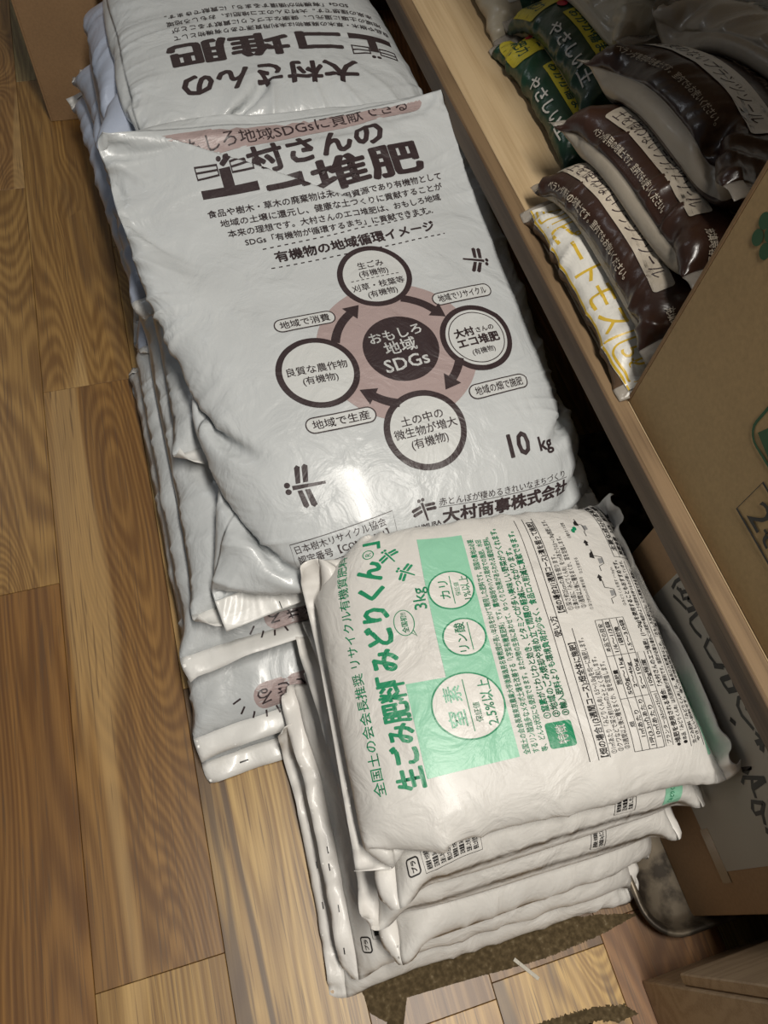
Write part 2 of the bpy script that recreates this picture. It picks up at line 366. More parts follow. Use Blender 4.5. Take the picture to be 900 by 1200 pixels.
# walls close the corner of the shop beyond the shelf and beyond the pile
WALL = mat('matt_wall_paint', (.55, .54, .50), .8)[0]
for nm, a, b_ in (('wall_right', (1.45, -.62, -.003), (1.50, 2.75, 2.6)), ('wall_back', (-1.05, 2.70, -.003), (1.45, 2.75, 2.6))):
    w_ = MB().box(a, b_).build(nm, WALL); w_['kind'] = 'structure'
# ---------------------------------------------------------------- bags
def puckers(T, W, L, seed, small, far_flat=False):
    """creases that run in from the seams, and the shallow lumps of the filling"""
    rng = np.random.RandomState(seed*7+1); nx, ny = T.shape[:2]
    X, Y = np.meshgrid(np.linspace(0, W, nx), np.linspace(0, L, ny), indexing='ij')
    def vn(x, n=256, s=0):
        t = np.random.RandomState(seed*13+s).rand(n); i = np.floor(x).astype(int); f = x-i; f = f*f*(3-2*f); return t[i % n]*(1-f)+t[(i+1) % n]*f
    def vn2(x, y, s=0):
        t = np.random.RandomState(seed*17+s).rand(64, 64); i = np.floor(x).astype(int); j = np.floor(y).astype(int); a = x-i; b = y-j; a = a*a*(3-2*a); b = b*b*(3-2*b)
        return (t[i % 64, j % 64]*(1-a)+t[(i+1) % 64, j % 64]*a)*(1-b)+(t[i % 64, (j+1) % 64]*(1-a)+t[(i+1) % 64, (j+1) % 64]*a)*b
    out = np.zeros_like(X)
    amp = .0034 if small else .0062; reach = .030 if small else .055
    for k, (d, al) in enumerate(((X, Y), (W-X, Y), (Y, X), (L-Y, X))):
        sl = (vn(al*9+3, s=40+k)-.5)*1.6
        r = vn((al+sl*d)*34, s=k); r = 1-np.abs(2*r-1); r = r**2.2
        r2 = vn((al+sl*d*1.4)*75, s=k+9); r2 = 1-np.abs(2*r2-1)
        ln = reach*(.45+1.4*vn(al*14, s=20+k))
        if far_flat and k == 3: amp, reach = amp*.25, reach*.6
        out += (amp*(r-.35)+amp*.35*(r2-.5))*np.exp(-(d/ln)**1.5)
    out += (.0022 if small else .0030)*(vn2(X*11, Y*11, 1)-.5)+.0012*(vn2(X*26, Y*26, 2)-.5)
    if not small: out *= np.clip(np.minimum(Y, L-Y)/.032, .3, 1)
    m = np.minimum.reduce([X, W-X, Y, L-Y]); out *= np.clip(m/.004, .25, 1)
    T = T.copy(); a = np.gradient(T, axis=0); b = np.gradient(T, axis=1); N = np.cross(a, b); N /= np.linalg.norm(N, axis=2, keepdims=True)+1e-12
    return T+N*out[..., None]
class Bag:
    """one filled film bag: solved sheets -> body and seal meshes, and a surface to print on"""
    def __init__(s, root, T, B, f0, f1, sf, k, body_mat, seal_mat, W, L, warp=None, seed=1, under=None):
        s.root = root; s.W, s.L = W, L; s.wmap = None
        T = refine(T, k); B = refine(B, k)
        T = puckers(T, W, L, seed, sf > 0, warp is not None)
        if warp: T = warp(T, W, L)
        nx, ny = T.shape[:2]; s.nx, s.ny = nx, ny; s.T = T
        a = np.gradient(T, axis=0); b = np.gradient(T, axis=1); N = np.cross(a, b); N /= np.linalg.norm(N, axis=2, keepdims=True) + 1e-12; s.N = N
        fl = np.zeros((nx, ny), bool); fl[:, :f0*k+1] = True if f0 else False; fl[:, ny-1-f1*k:] = True if f1 else fl[:, ny-1-f1*k:]
        if sf: fl[:sf*k+1] = True; fl[nx-1-sf*k:] = True
        fl[0] = fl[-1] = True; fl[:, 0] = fl[:, -1] = True
        B = np.where(fl[..., None], T - N*.0005, B)
        V = np.concatenate([T.reshape(-1, 3), B.reshape(-1, 3)])
        idx = np.arange(nx*ny).reshape(nx, ny); n = nx*ny
        q = np.stack([idx[:-1, :-1], idx[1:, :-1], idx[1:, 1:], idx[:-1, 1:]], -1)
        if sf: z = np.zeros((nx-1, ny-1), int); z[:sf*k] = 1; z[nx-1-sf*k:] = 2
        else: z = np.zeros((nx-1, ny-1), int); z[:, :f0*k] = 1; z[:, ny-1-f1*k:] = 2
        s.nT = n
        def shell(zone):
            m = z == zone; Q = q[m]; F = np.concatenate([Q, Q[:, ::-1] + n])
            e = np.concatenate([np.stack([Q[:, i], Q[:, (i+1) % 4]], 1) for i in range(4)])
            key = np.sort(e, 1); key = key[:, 0].astype(np.int64)*n + key[:, 1]
            u, inv, cnt = np.unique(key, return_inverse=True, return_counts=True); eb = e[cnt[inv.ravel()] == 1]
            F = np.concatenate([F, np.stack([eb[:, 1], eb[:, 0], eb[:, 0]+n, eb[:, 1]+n], 1)])
            us = np.unique(F); mp = np.zeros(2*n, int); mp[us] = np.arange(len(us)); return V[us], mp[F], ((F.min(1) >= n) & ((F.min(1)-n)//ny < .13*nx)).astype(int)
        v, f, lo = shell(0); s.body = mesh_obj('bag_body', v, f, [body_mat, under] if under else body_mat, root, lo if under else None)
        s.seals = []
        for zone in (1, 2):
            v, f, lo = shell(zone)
            if len(f): s.seals.append(mesh_obj('end_seal', v, f, seal_mat, root))
    def at(s, x, y, off=.0006):
        if s.wmap: x, y = s.wmap(np.asarray(x), np.asarray(y))
        fx = np.clip(np.asarray(x)/s.W*(s.nx-1), 0, s.nx-1.001); fy = np.clip(np.asarray(y)/s.L*(s.ny-1), 0, s.ny-1.001)
        i = fx.astype(int); j = fy.astype(int); a = (fx-i)[:, None]; b = (fy-j)[:, None]
        g = lambda G: (G[i, j]*(1-a)+G[i+1, j]*a)*(1-b)+(G[i, j+1]*(1-a)+G[i+1, j+1]*a)*b
        return g(s.T) + g(s.N)*off

# flat artwork: every element is a 2-D mesh in label coordinates, later laid onto a surface
_glyph = {}
def glyphs(txt, bold=0.0):
    key = (txt, round(bold, 3))
    if key not in _glyph:
        c = bpy.data.curves.new('t', 'FONT'); c.body = txt; c.size = 1; c.resolution_u = 2
        o = bpy.data.objects.new('t', c); C.objects.link(o)
        m = bpy.data.meshes.new_from_object(o)
        V = np.array([v.co[:2] for v in m.vertices]).reshape(-1, 2); F = [tuple(p.vertices) for p in m.polygons]
        bpy.data.objects.remove(o); bpy.data.meshes.remove(m); bpy.data.curves.remove(c)
        T = []
        for f in F:
            for k in range(1, len(f)-1): T.append((f[0], f[k], f[k+1]))
        T = np.array(T, int).reshape(-1, 3)
        if bold >= .012 and len(V):           # heavier weights: the same outlines laid side by side
            k = 4 if bold < .034 else 8; r = bold*.8; n = len(V)
            sh = [(0, 0)]*(k == 8)+[(r*math.cos(2*math.pi*(i+.5)/k), r*math.sin(2*math.pi*(i+.5)/k)) for i in range(k)]
            V, T = np.concatenate([V+np.array(d) for d in sh]), np.concatenate([T+n*i for i in range(len(sh))])
        _glyph[key] = (V, T)
    return _glyph[key]
class Art:
    def __init__(s): s.V = []; s.F = []; s.M = []; s.Z = []; s.n = 0; s.mats = []
    def _m(s, m):
        if m not in s.mats: s.mats.append(m)
        return s.mats.index(m)
    def add(s, V, F, m, lay=0):
        V = np.asarray(V, float).reshape(-1, 2); F = np.asarray(F, int).reshape(-1, 3)
        if not len(F): return
        s.V.append(V); s.F.append(F + s.n); s.M.append(np.full(len(F), s._m(m))); s.Z.append(np.full(len(V), float(lay))); s.n += len(V)
    def text(s, txt, x, y, size, m, ang=0.0, width=None, bold=0.0, align='l', lay=2, slant=0.0, skip=None, sy=1.0):
        """baseline start (x, y), em size, optional total width"""
        V, F = glyphs(txt, bold)
        if not len(V): return
        V = V.copy(); V[:, 1] += .0; w = V[:, 0].max() - V[:, 0].min(); V[:, 0] -= V[:, 0].min()
        sx = size if width is None else width / w
        V = V * (sx, size * sy)
        if align == 'c': V[:, 0] -= w*sx/2
        c_, s_ = math.cos(ang), math.sin(ang)
        s.add(np.stack([x + V[:, 0]*c_ - V[:, 1]*s_, y + V[:, 0]*s_ + V[:, 1]*c_], 1), F, m, lay)
    def line(s, pts, w, m, lay=1, closed=False, dash=None):
        P = [np.array(p, float) for p in pts]
        if closed: P.append(P[0])
        if dash:
            on, off = dash; out = []; d = 0
            for a, b in zip(P[:-1], P[1:]):
                L_ = np.linalg.norm(b-a); t = 0
                while t < L_:
                    s.line([a+(b-a)*t/L_, a+(b-a)*min(t+on, L_)/L_], w, m, lay); t += on+off
            return
        V = []; F = []
        for i, p in enumerate(P):
            a = P[max(i-1, 0)]; b = P[min(i+1, len(P)-1)]
            if closed and i in (0, len(P)-1): a, b = P[-2], P[1]
            d = b-a; d /= np.linalg.norm(d)+1e-9; n = np.array([-d[1], d[0]])*w/2
            V += [p+n, p-n]
        for i in range(len(P)-1): F += [(2*i, 2*i+1, 2*i+3), (2*i, 2*i+3, 2*i+2)]
        s.add(V, F, m, lay)
    def poly(s, pts, m, lay=0):          # convex or star-shaped about its centre
        P = np.array(pts, float); c = P.mean(0); n = len(P); V = np.vstack([P, c]); s.add(V, [(i, (i+1) % n, n) for i in range(n)], m, lay)
    def disc(s, x, y, rx, ry, m, lay=0, n=40): s.poly([(x+rx*math.cos(t*2*math.pi/n), y+ry*math.sin(t*2*math.pi/n)) for t in range(n)], m, lay)
    def ring(s, x, y, rx, ry, w, m, lay=1, n=56, a0=0, a1=360):
        V = []; F = []; full = abs(a1-a0) >= 360; k = n if full else n+1
        for i in range(k):
            t = math.radians(a0+(a1-a0)*i/n); c_, s_ = math.cos(t), math.sin(t)
            V += [(x+(rx-w/2)*c_, y+(ry-w/2)*s_), (x+(rx+w/2)*c_, y+(ry+w/2)*s_)]
        m_ = len(V)
        for i in range(n): a = 2*i; b = (2*i+2) % m_; F += [(a, a+1, b+1), (a, b+1, b)]
        s.add(V, F, m, lay)
    def rrect(s, x0, y0, x1, y1, r, m, lay=0, line=None, ang=0, n=5):
        cx, cy = (x0+x1)/2, (y0+y1)/2; P = []
        for (qx, qy, a) in ((x1-r, y1-r, 0), (x0+r, y1-r, 90), (x0+r, y0+r, 180), (x1-r, y0+r, 270)):
            for i in range(n+1): t = math.radians(a+90*i/n); P.append((qx+r*math.cos(t), qy+r*math.sin(t)))
        c_, s_ = math.cos(ang), math.sin(ang); P = [(cx+(x-cx)*c_-(y-cy)*s_, cy+(x-cx)*s_+(y-cy)*c_) for x, y in P]
        if line: s.line(P, line, m, lay, closed=True)
        else: s.poly(P, m, lay)
    def quad(s, pts, m, lay=0, n=10):
        a, b, c, d = [np.array(p, float) for p in pts]; V = []; F = []
        for i in range(n+1):
            for j in range(n+1): u, v = i/n, j/n; V.append(a*(1-u)*(1-v)+b*u*(1-v)+c*u*v+d*(1-u)*v)
        for i in range(n):
            for j in range(n): p = i*(n+1)+j; F += [(p, p+n+1, p+n+2), (p, p+n+2, p+1)]
        s.add(V, F, m, lay)
    def lay_on(s, name, root, surf, tri=.006, keep=None, label=None, offz=.0005, dz=.00022):
        if not s.V: return None
        V = np.concatenate(s.V); F = np.concatenate(s.F); M = np.concatenate(s.M); Z = np.concatenate(s.Z)
        for _ in range(7):                                   # split long edges so the print follows the film
            if tri is None: break
            e = np.stack([np.linalg.norm(V[F[:, i]]-V[F[:, (i+1) % 3]], axis=1) for i in range(3)], 1)
            bad = e.max(1) > tri
            if not bad.any(): break
            k = e.argmax(1)[bad]; Fb = F[bad]; r = np.arange(len(Fb)); a = Fb[r, k]; b = Fb[r, (k+1) % 3]; c = Fb[r, (k+2) % 3]
            n = len(V); V = np.concatenate([V, (V[a]+V[b])/2]); Z = np.concatenate([Z, Z[a]]); mid = n+r
            F = np.concatenate([F[~bad], np.stack([a, mid, c], 1), np.stack([mid, b, c], 1)]); M = np.concatenate([M[~bad], M[bad], M[bad]])
        if keep is not None:
            V, ok = keep(V); kf = ok[F].all(1); F = F[kf]; M = M[kf]
        P = surf(V[:, 0], V[:, 1], (offz + dz*Z)[:, None])
        us = np.unique(F)
        if not len(us): return None
        mp = np.zeros(len(V), int); mp[us] = np.arange(len(us)); F = mp[F]; P = P[us]
        # keep every triangle facing outwards
        return mesh_obj(name, P, F, s.mats, root, M, True)
def plane_surf(o, ex, ey, nz):
    o, ex, ey, nz = [np.array(v, float) for v in (o, ex, ey, nz)]
    return lambda x, y, off: o + np.outer(x, ex) + np.outer(y, ey) + nz*off

hm = HMap(-.35, -.3, .75, 2.0)
PILE = [  # key, footprint corners, fill height
 ('far0', [(-.075,1.0),(.385,1.0),(.37,1.70),(-.10,1.68)], .05),
 ('D', [(-.098,.205),(.380,.235),(.37,.905),(-.092,.885)], .045),
 ('far1', [(-.05,1.08),(.39,1.08),(.37,1.75),(-.09,1.74)], .05),
 ('C', [(-.098,.215),(.38,.25),(.37,.93),(-.103,.93)], .045),
 ('far2', [(-.07,.98),(.39,.99),(.36,1.66),(-.10,1.65)], .05),
 ('B', [(-.076,.295),(.385,.325),(.385,1.00),(-.102,1.035)], .045),
 ('G', [(-.065,.86),(.40,.88),(.34,1.56),(-.155,1.53)], .048),
 ('E', [(-.062,.395),(.40,.42),(.40,1.03),(-.058,.99)], .046),
 ('mid', [(-.040,.60),(.425,.61),(.41,1.23),(-.045,1.22)], .040),
 ('H1', [(-.050,.82),(.41,.84),(.36,1.55),(-.122,1.53)], .052),
 ('H2', [(-.040,.98),(.41,.98),(.375,1.72),(-.105,1.80)], .056),
 ('F', [(-.014,1.035),(.440,1.02),(.410,1.71),(-.016,1.70)], .044),
 ('A', [(-.033,.338),(.525,.362),(.430,.975),(-.042,1.005)], .044)]
BIGLAB = {
 'far0': 'white compost bag flat on the floor at the bottom of the far pile', 'far1': 'white compost bag second from the floor in the far pile',
 'far2': 'white compost bag third from the floor in the far pile', 'mid': 'compost bag hidden under the upper half of the diagram bag',
 'D': 'lowest grey compost bag of the near pile, flat on the wooden floor', 'C': 'second lowest compost bag with pink banner lettering, near end at the floor',
 'B': 'grey compost bag with wide white end seal and spark marks, between two banners', 'E': 'grey compost bag directly under the diagram bag, short white seal showing at left',
 'G': 'bluish compost bag reaching towards the cardboard box corner, seal with black dashes', 'H1': 'bluish compost bag with a pointed corner in front of the cardboard box',
 'H2': 'bluish compost bag at the top left just under the upside down bag', 'F': 'large compost bag printed upside down at the top of the pile',
 'A': 'large grey compost bag on top with a round cycle diagram and 10 kg mark'}
bags = {}
def fold_warp(T, W, L):
    """a pleat across the upper left of the top bag: the near side overlaps the far side"""
    nx, ny = T.shape[:2]; X, Y = np.meshgrid(np.linspace(0, W, nx), np.linspace(0, L, ny), indexing='ij')
    (ax, ay), (bx, by) = FOLD; ay -= .0095; by -= .0095; d = np.array([bx-ax, by-ay]); ln = np.linalg.norm(d); d /= ln
    t = ((X-ax)*d[0]+(Y-ay)*d[1])/ln; sd = (X-ax)*-d[1]+(Y-ay)*d[0]
    f = np.clip(t*6+.6, 0, 1)*np.clip((1.06-t)*2.2, 0, 1); f = f*f*(3-2*f)
    g = np.clip(.5-sd/.007, 0, 1); g = g*g*(3-2*g); z = (g*.0065*np.exp(np.minimum(sd, 0)/.03)-(1-g)*.004*np.exp(-np.maximum(sd, 0)/.02))*f
    T = T.copy(); T[..., 2] += z; T[..., 1] += g*.004*np.exp(np.minimum(sd, 0)/.02)*f
    return T
FOLD = ((.11, .752), (.336, .62))
for n_, (key, q, fill) in enumerate(PILE):
    big = key in 'AF'
    nx, ny, st, f = (56, 78, 210, 4) if big else ((34, 48, 110, 2) if key[:3] != 'far' else (24, 32, 60, 1))
    W, L = (.55, .768) if key == 'A' else (.505, .71)
    fa, fb = (0 if key == 'F' else f), (0 if key == 'A' else f)
    T, B, w = sim_bag(sloped(hm, .185, .36, .31) if key == 'A' else hm, q, W, L, nx, ny, .485*.685*fill, steps=st, seed=n_+3, f0=fa, f1=fb, hyd=.0025 if key == 'A' else .010)
    hm.splat(refine(T, 4).reshape(-1, 3))
    root = empty('compost_bag', (float(T[..., 0].mean()), float(T[..., 1].mean()), float(B[..., 2].min())))
    tag(root, BIGLAB[key], 'bag', 'large compost bags in the long pile')
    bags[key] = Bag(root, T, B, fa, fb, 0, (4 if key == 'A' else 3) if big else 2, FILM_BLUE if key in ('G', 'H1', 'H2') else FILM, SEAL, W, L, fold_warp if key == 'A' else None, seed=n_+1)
SMALLS = [('T6', [(.004,-.062),(.394,-.058),(.402,.240),(.018,.225)], .036), ('T5', [(.022,-.044),(.405,-.050),(.415,.265),(.030,.250)], .036),
 ('T4', [(.100,-.032),(.435,-.044),(.45,.285),(.045,.275)], .038), ('T3', [(.080,-.008),(.420,-.040),(.452,.32),(.045,.325)], .038),
 ('T2', [(.086,-.000),(.455,-.008),(.452,.34),(.062,.345)], .040), ('T1', [(.042,.046),(.462,.044),(.462,.340),(.066,.366)], .034)]
SMLAB = {'T6': 'lowest white fertiliser bag of the small stack, corner on the floor', 'T5': 'white fertiliser bag second from the floor in the small stack',
 'T4': 'white fertiliser bag third from the floor with a crumpled corner', 'T3': 'white fertiliser bag fourth from the floor, folded corner seal',
 'T2': 'white fertiliser bag just below the top one, recycling mark at its near corner', 'T1': 'top white fertiliser bag with green lettering and mint green panel'}
for n_, (key, q, fill) in enumerate(SMALLS):
    top = key == 'T1'
    nx, ny, st, f = (64, 54, 230, 4) if top else (40, 34, 130, 2)
    W, L = (.502, .356) if top else (.42, .355)
    T, B, w = sim_bag((ramped(hm, .9, .06) if top else hm), q, W, L, nx, ny, W*L*fill, steps=st, seed=n_+33, f0=0, f1=0, sidef=f, wallx=.4625, curl=.06 if top else 0, pinleft=top, rightz=.30 if top else None)
    hm.splat(refine(T, 4).reshape(-1, 3))
    root = empty('fertiliser_bag', (float(T[..., 0].mean()), float(T[..., 1].mean()), float(B[..., 2].min())))
    tag(root, SMLAB[key], 'bag', 'small fertiliser bags in the front stack')
    bags[key] = Bag(root, T, B, 0, 0, f, 3 if top else 2, SMALL, SMALL_SEAL, W, L, seed=n_+31)
bags['T1'].wmap = lambda x, y: (x*1.06+.053+.04*(y-.08), y-.0100-.045*x-.03*(y-.08))   # where the print sits on the bunched film
bags['A'].wmap = lambda x, y: (x-.001, y-.0115)
# ---------------------------------------------------------------- the printing on the compost bags (coordinates on the flat film, metres)
def dragonfly(A, x, y, ang, s, m):
    c_, s_ = math.cos(ang), math.sin(ang); R_ = lambda p: (x+(p[0]*c_-p[1]*s_)*s, y+(p[0]*s_+p[1]*c_)*s)   # heads towards -x at angle 0
    A.poly([R_(p) for p in ((-.32, -.055), (-.32, .055), (.5, .035), (.5, -.035))], m)
    for sg in (1, -1):
        A.disc(*R_((-.43, sg*.085)), .075*s, .075*s, m, 0, 14)
        for k in (0, .19): A.poly([R_(p) for p in ((-.22+k, sg*.09), (-.10+k, sg*.09), (-.02+k, sg*.50), (-.10+k, sg*.56), (-.17+k, sg*.50))], m)
def eco_glyph(A, x, y, w, h, m, flip=1):
    P = lambda a, b: (x+flip*a*w, y+flip*b*h)
    A.poly([P(-.5, -.5), P(.5, -.5), P(.5, -.24), P(-.5, -.24)], m); A.poly([P(-.10, -.3), P(.10, -.3), P(.10, .3), P(-.10, .3)], m)
    for sg in (1, -1):
        A.line([P(sg*.12, .13), P(sg*.5, .10), P(sg*.5, .47), P(sg*.12, .42)], .0032, m, 1, closed=True); A.line([P(sg*.12, .28), P(sg*.5, .30)], .003, m, 1)
        A.disc(*P(sg*.06, .56), .0036, .0036, m, 0, 12)
LINES = ['食品や樹木・草木の廃棄物は未利用資源であり有機物として', '地域の土壌に還元し、健康な土づくりに貢献することが', '本来の理想です。大村さんのエコ堆肥は、おもしろ地域', 'SDGs「有機物が循環するまち」に貢献できます。']
BAN = 'おもしろ地域SDGsに貢献できる'
def fold_keep(V):
    """film coordinates -> bag coordinates: a strip of print disappears inside the pleat"""
    (ax, ay), (bx, by) = FOLD; d = np.array([bx-ax, by-ay]); ln = np.linalg.norm(d); d /= ln; n = np.array([-d[1], d[0]])
    t = ((V[:, 0]-ax)*d[0]+(V[:, 1]-ay)*d[1])/ln; sd = (V[:, 0]-ax)*n[0]+(V[:, 1]-ay)*n[1]
    w = .030*np.clip(1-t, 0, 1.15); ok = (sd < .0015) | (sd > w+.001)
    return np.where((sd > w)[:, None], V-n*w[:, None], V), ok & (np.where(sd > w, V[:, 1]-n[1]*w, V[:, 1]) < bags['A'].L+.006)
bA = bags['A']; on = lambda A, name, root, **k: A.lay_on(name, root, k.pop('surf', bA.at), **k)
# banner and title
A = Art(); A.rrect(.085, .756, .475, .796, .019, PINK, 0, ang=.0); A.text(BAN, .105, .7635, .0255, INK, width=.345, bold=.012, lay=1)
A.lay_on('banner_print', bA.root, bA.at, keep=fold_keep)
A = Art(); A.text('大村さんの', .152, .712, .047, INK, width=.245, bold=.045, ang=.01); eco_glyph(A, .157, .690, .078, .050, INK)
A.text('コ堆肥', .205, .660, .050, INK, width=.236, bold=.045, sy=1.08); A.lay_on('title_print', bA.root, bA.at, keep=fold_keep)
A = Art()
for k, (t, x0, x1) in enumerate(zip(LINES, (.118, .131, .137, .156), (.460, .456, .447, .425))): A.text(t, x0, .6375-.0163*k, .0118, INK, width=x1-x0, bold=.018)
A.lay_on('paragraph_print', bA.root, bA.at, keep=fold_keep)
# cycle diagram
A = Art(); A.text('有機物の地域循環イメージ', .188, .555, .0185, INK, width=.233, bold=.035, ang=.02)
A.line([(.176, .578), (.428, .588)], .0016, INK, dash=(.005, .005)); A.line([(.179, .545), (.431, .5495)], .0016, INK, dash=(.005, .005)); A.lay_on('heading_print', bA.root, bA.at)
A = Art(); cx, cy = .299, .386
A.disc(cx, cy, .102, .102, PINK, 0, 64); A.disc(.3023, .385, .0485, .0485, INK, 1, 48)
for t, y, s in (('おもしろ', .400, .0185), ('地域', .3795, .0215), ('SDGs', .3545, .0255)): A.text(t, .302, y, s, WHITE_INK, align='c', bold=.02, lay=2, ang=.02)
rings = ((.3079, .503), (.4045, .374), (.2945, .2715), (.192, .374))
for x, y in rings: A.disc(x, y, .046, .046, WHITE_INK, 2, 48); A.ring(x, y, .0465, .0465, .0075, INK, 3)
T_ = lambda t, x, y, s, b=.016, a=.0: A.text(t, x, y, s, INK, align='c', bold=b, lay=4, ang=a)
T_('生ごみ', .308, .518, .0125); T_('(有機物)', .308, .505, .0115); T_('刈草・枝葉等', .308, .484, .0122); T_('(有機物)', .309, .4705, .0115)
A.line([(.274, .5005), (.342, .5005)], .0011, INK, 4, dash=(.004, .003))
A.ring(.4045, .374, .0385, .0385, .0013, INK, 3); T_('大村', .3895, .379, .0145, .05); T_('さんの', .4195, .380, .0095, .03); T_('エコ堆肥', .4045, .363, .0155, .05); T_('(有機物)', .405, .349, .0095)
T_('良質な農作物', .192, .374, .0128); T_('(有機物)', .192, .359, .0122); T_('土の中の', .2945, .281, .0138); T_('微生物が増大', .2945, .2665, .0132); T_('(有機物)', .2945, .2515, .0130)
def arrow(a0, a1, r=.0785):
    P = [(cx+r*math.cos(math.radians(a0+(a1-a0)*k/8)), cy+r*math.sin(math.radians(a0+(a1-a0)*k/8))) for k in range(9)]; A.line(P, .011, INK, 3)
    e = np.array(P[-1]); d = e-np.array(P[-2]); d /= np.linalg.norm(d); n = np.array([-d[1], d[0]]); A.poly([e+n*.0125, e-n*.0125, e+d*.019], INK, 3)
arrow(68, 34); arrow(-27, -50); arrow(-108, -131); arrow(161, 123)
for t, x, y, w, a in (('地域で消費', .1975, .4515, .078, .035), ('地域でリサイクル', .4125, .443, .088, -.01), ('地域の畑で施肥', .4050, .2985, .084, -.03), ('地域で生産', .2005, .3045, .084, .02)):
    A.rrect(x-w/2, y-.0098, x+w/2, y+.0098, .0096, WHITE_INK, 1, ang=a); A.rrect(x-w/2, y-.0098, x+w/2, y+.0098, .0096, INK, 3, line=.0015, ang=a); A.text(t, x, y-.0048, .0128, INK, align='c', bold=.015, lay=4, ang=a, width=w*.82)
A.lay_on('cycle_diagram', bA.root, bA.at, dz=.00018)
A = Art(); dragonfly(A, .1415, .2345, .02, .046, INK); A.lay_on('dragonfly_mark', bA.root, bA.at)
A = Art(); dragonfly(A, .4555, .492, 2.75, .038, INK); A.lay_on('dragonfly_mark', bA.root, bA.at)
A = Art(); A.text('10', .386, .2085, .036, INK, bold=.035, ang=-.10, sy=1.1); A.text('kg', .4275, .203, .025, INK, bold=.03, ang=-.10); A.lay_on('weight_print', bA.root, bA.at)
A = Art(); dragonfly(A, .2655, .1800, -1.45, .027, INK); A.text('OHMURA', .2480, .1585, .0078, INK, bold=.02, width=.034)
A.text('赤とんぼが棲めるきれいなまちづくり', .284, .1805, .0098, INK, width=.170, ang=-.125); A.line([(.283, .1785), (.456, .157)], .0006, INK)
A.text('大村商事株式会社', .284, .1605, .0185, INK, width=.172, bold=.045, ang=-.125); A.lay_on('company_print', bA.root, bA.at)
A = Art(); A.line([(.108, .169), (.229, .188), (.229, .1575), (.109, .1385)], .0009, INK, closed=True)
A.text('日本樹木リサイクル協会', .113, .1575, .0108, INK, width=.108, ang=.155, bold=.01); A.text('認定番号【COMP-0101】', .114, .1450, .0105, INK, width=.108, ang=.155, bold=.015); A.lay_on('certificate_print', bA.root, bA.at)
A = Art(); A.line([(.0745, .012), (.0745, .022)], .0012, BLACK); A.lay_on('seal_mark', bA.root, bA.at)
# the bag lying the other way round at the top of the picture
bF = bags['F']; A = Art(); PI = math.pi
A.text('大村さんの', .352, .107, .050, INK, ang=PI, width=.275, bold=.045); A.lay_on('title_print', bF.root, bF.at)
A = Art(); A.text('コ堆肥', .338, .185, .060, INK, ang=PI, width=.27, bold=.045); eco_glyph(A, .385, .158, .070, .056, INK, -1); A.lay_on('title_print', bF.root, bF.at)
A = Art()
for k, (t, x0, x1) in enumerate(zip(LINES, (.425, .415, .405, .37), (.085, .085, .08, .08))): A.text(t, x0, .212+.019*k, .0125, INK, width=x0-x1, bold=.012, ang=PI)
A.lay_on('paragraph_print', bF.root, bF.at)
for key, x0, y0 in (('C', .091, .055), ('B', .116, .046)):
    b = bags[key]; A = Art(); A.rrect(x0, y0-.0175, .47, y0+.0175, .017, PINK, 0); A.text(BAN, .46, y0+.009, .024, INK, ang=PI, width=.455-x0, bold=.012, lay=1); A.lay_on('banner_print', b.root, b.at)
    A = Art()
    for k, (dx, dy, a) in enumerate(((-.022, .002, .35), (-.018, -.012, .9), (-.006, -.022, 1.2), (.010, -.0265, 1.45), (.026, -.026, 1.8))):
        c_, s_ = math.cos(a)*.006, math.sin(a)*.006; A.line([(x0+dx-c_, y0+dy-s_+.002), (x0+dx+c_, y0+dy+s_+.002)], .0024, INK)
    A.lay_on('spark_marks', b.root, b.at)
def dashes(key, pts, horiz=True):
    b = bags[key]
    for x, y, l in pts: A = Art(); A.line([(x, y), (x+l, y)] if horiz else [(x, y), (x, y+l)], .0020, BLACK); A.lay_on('seal_mark', b.root, b.at)
dashes('D', [(.048, .014, .012)]); dashes('G', [(.018, bags['G'].L-.014, .018), (.046, bags['G'].L-.014, .020)]); dashes('B', [(.020, bags['B'].L-.012, .022)])

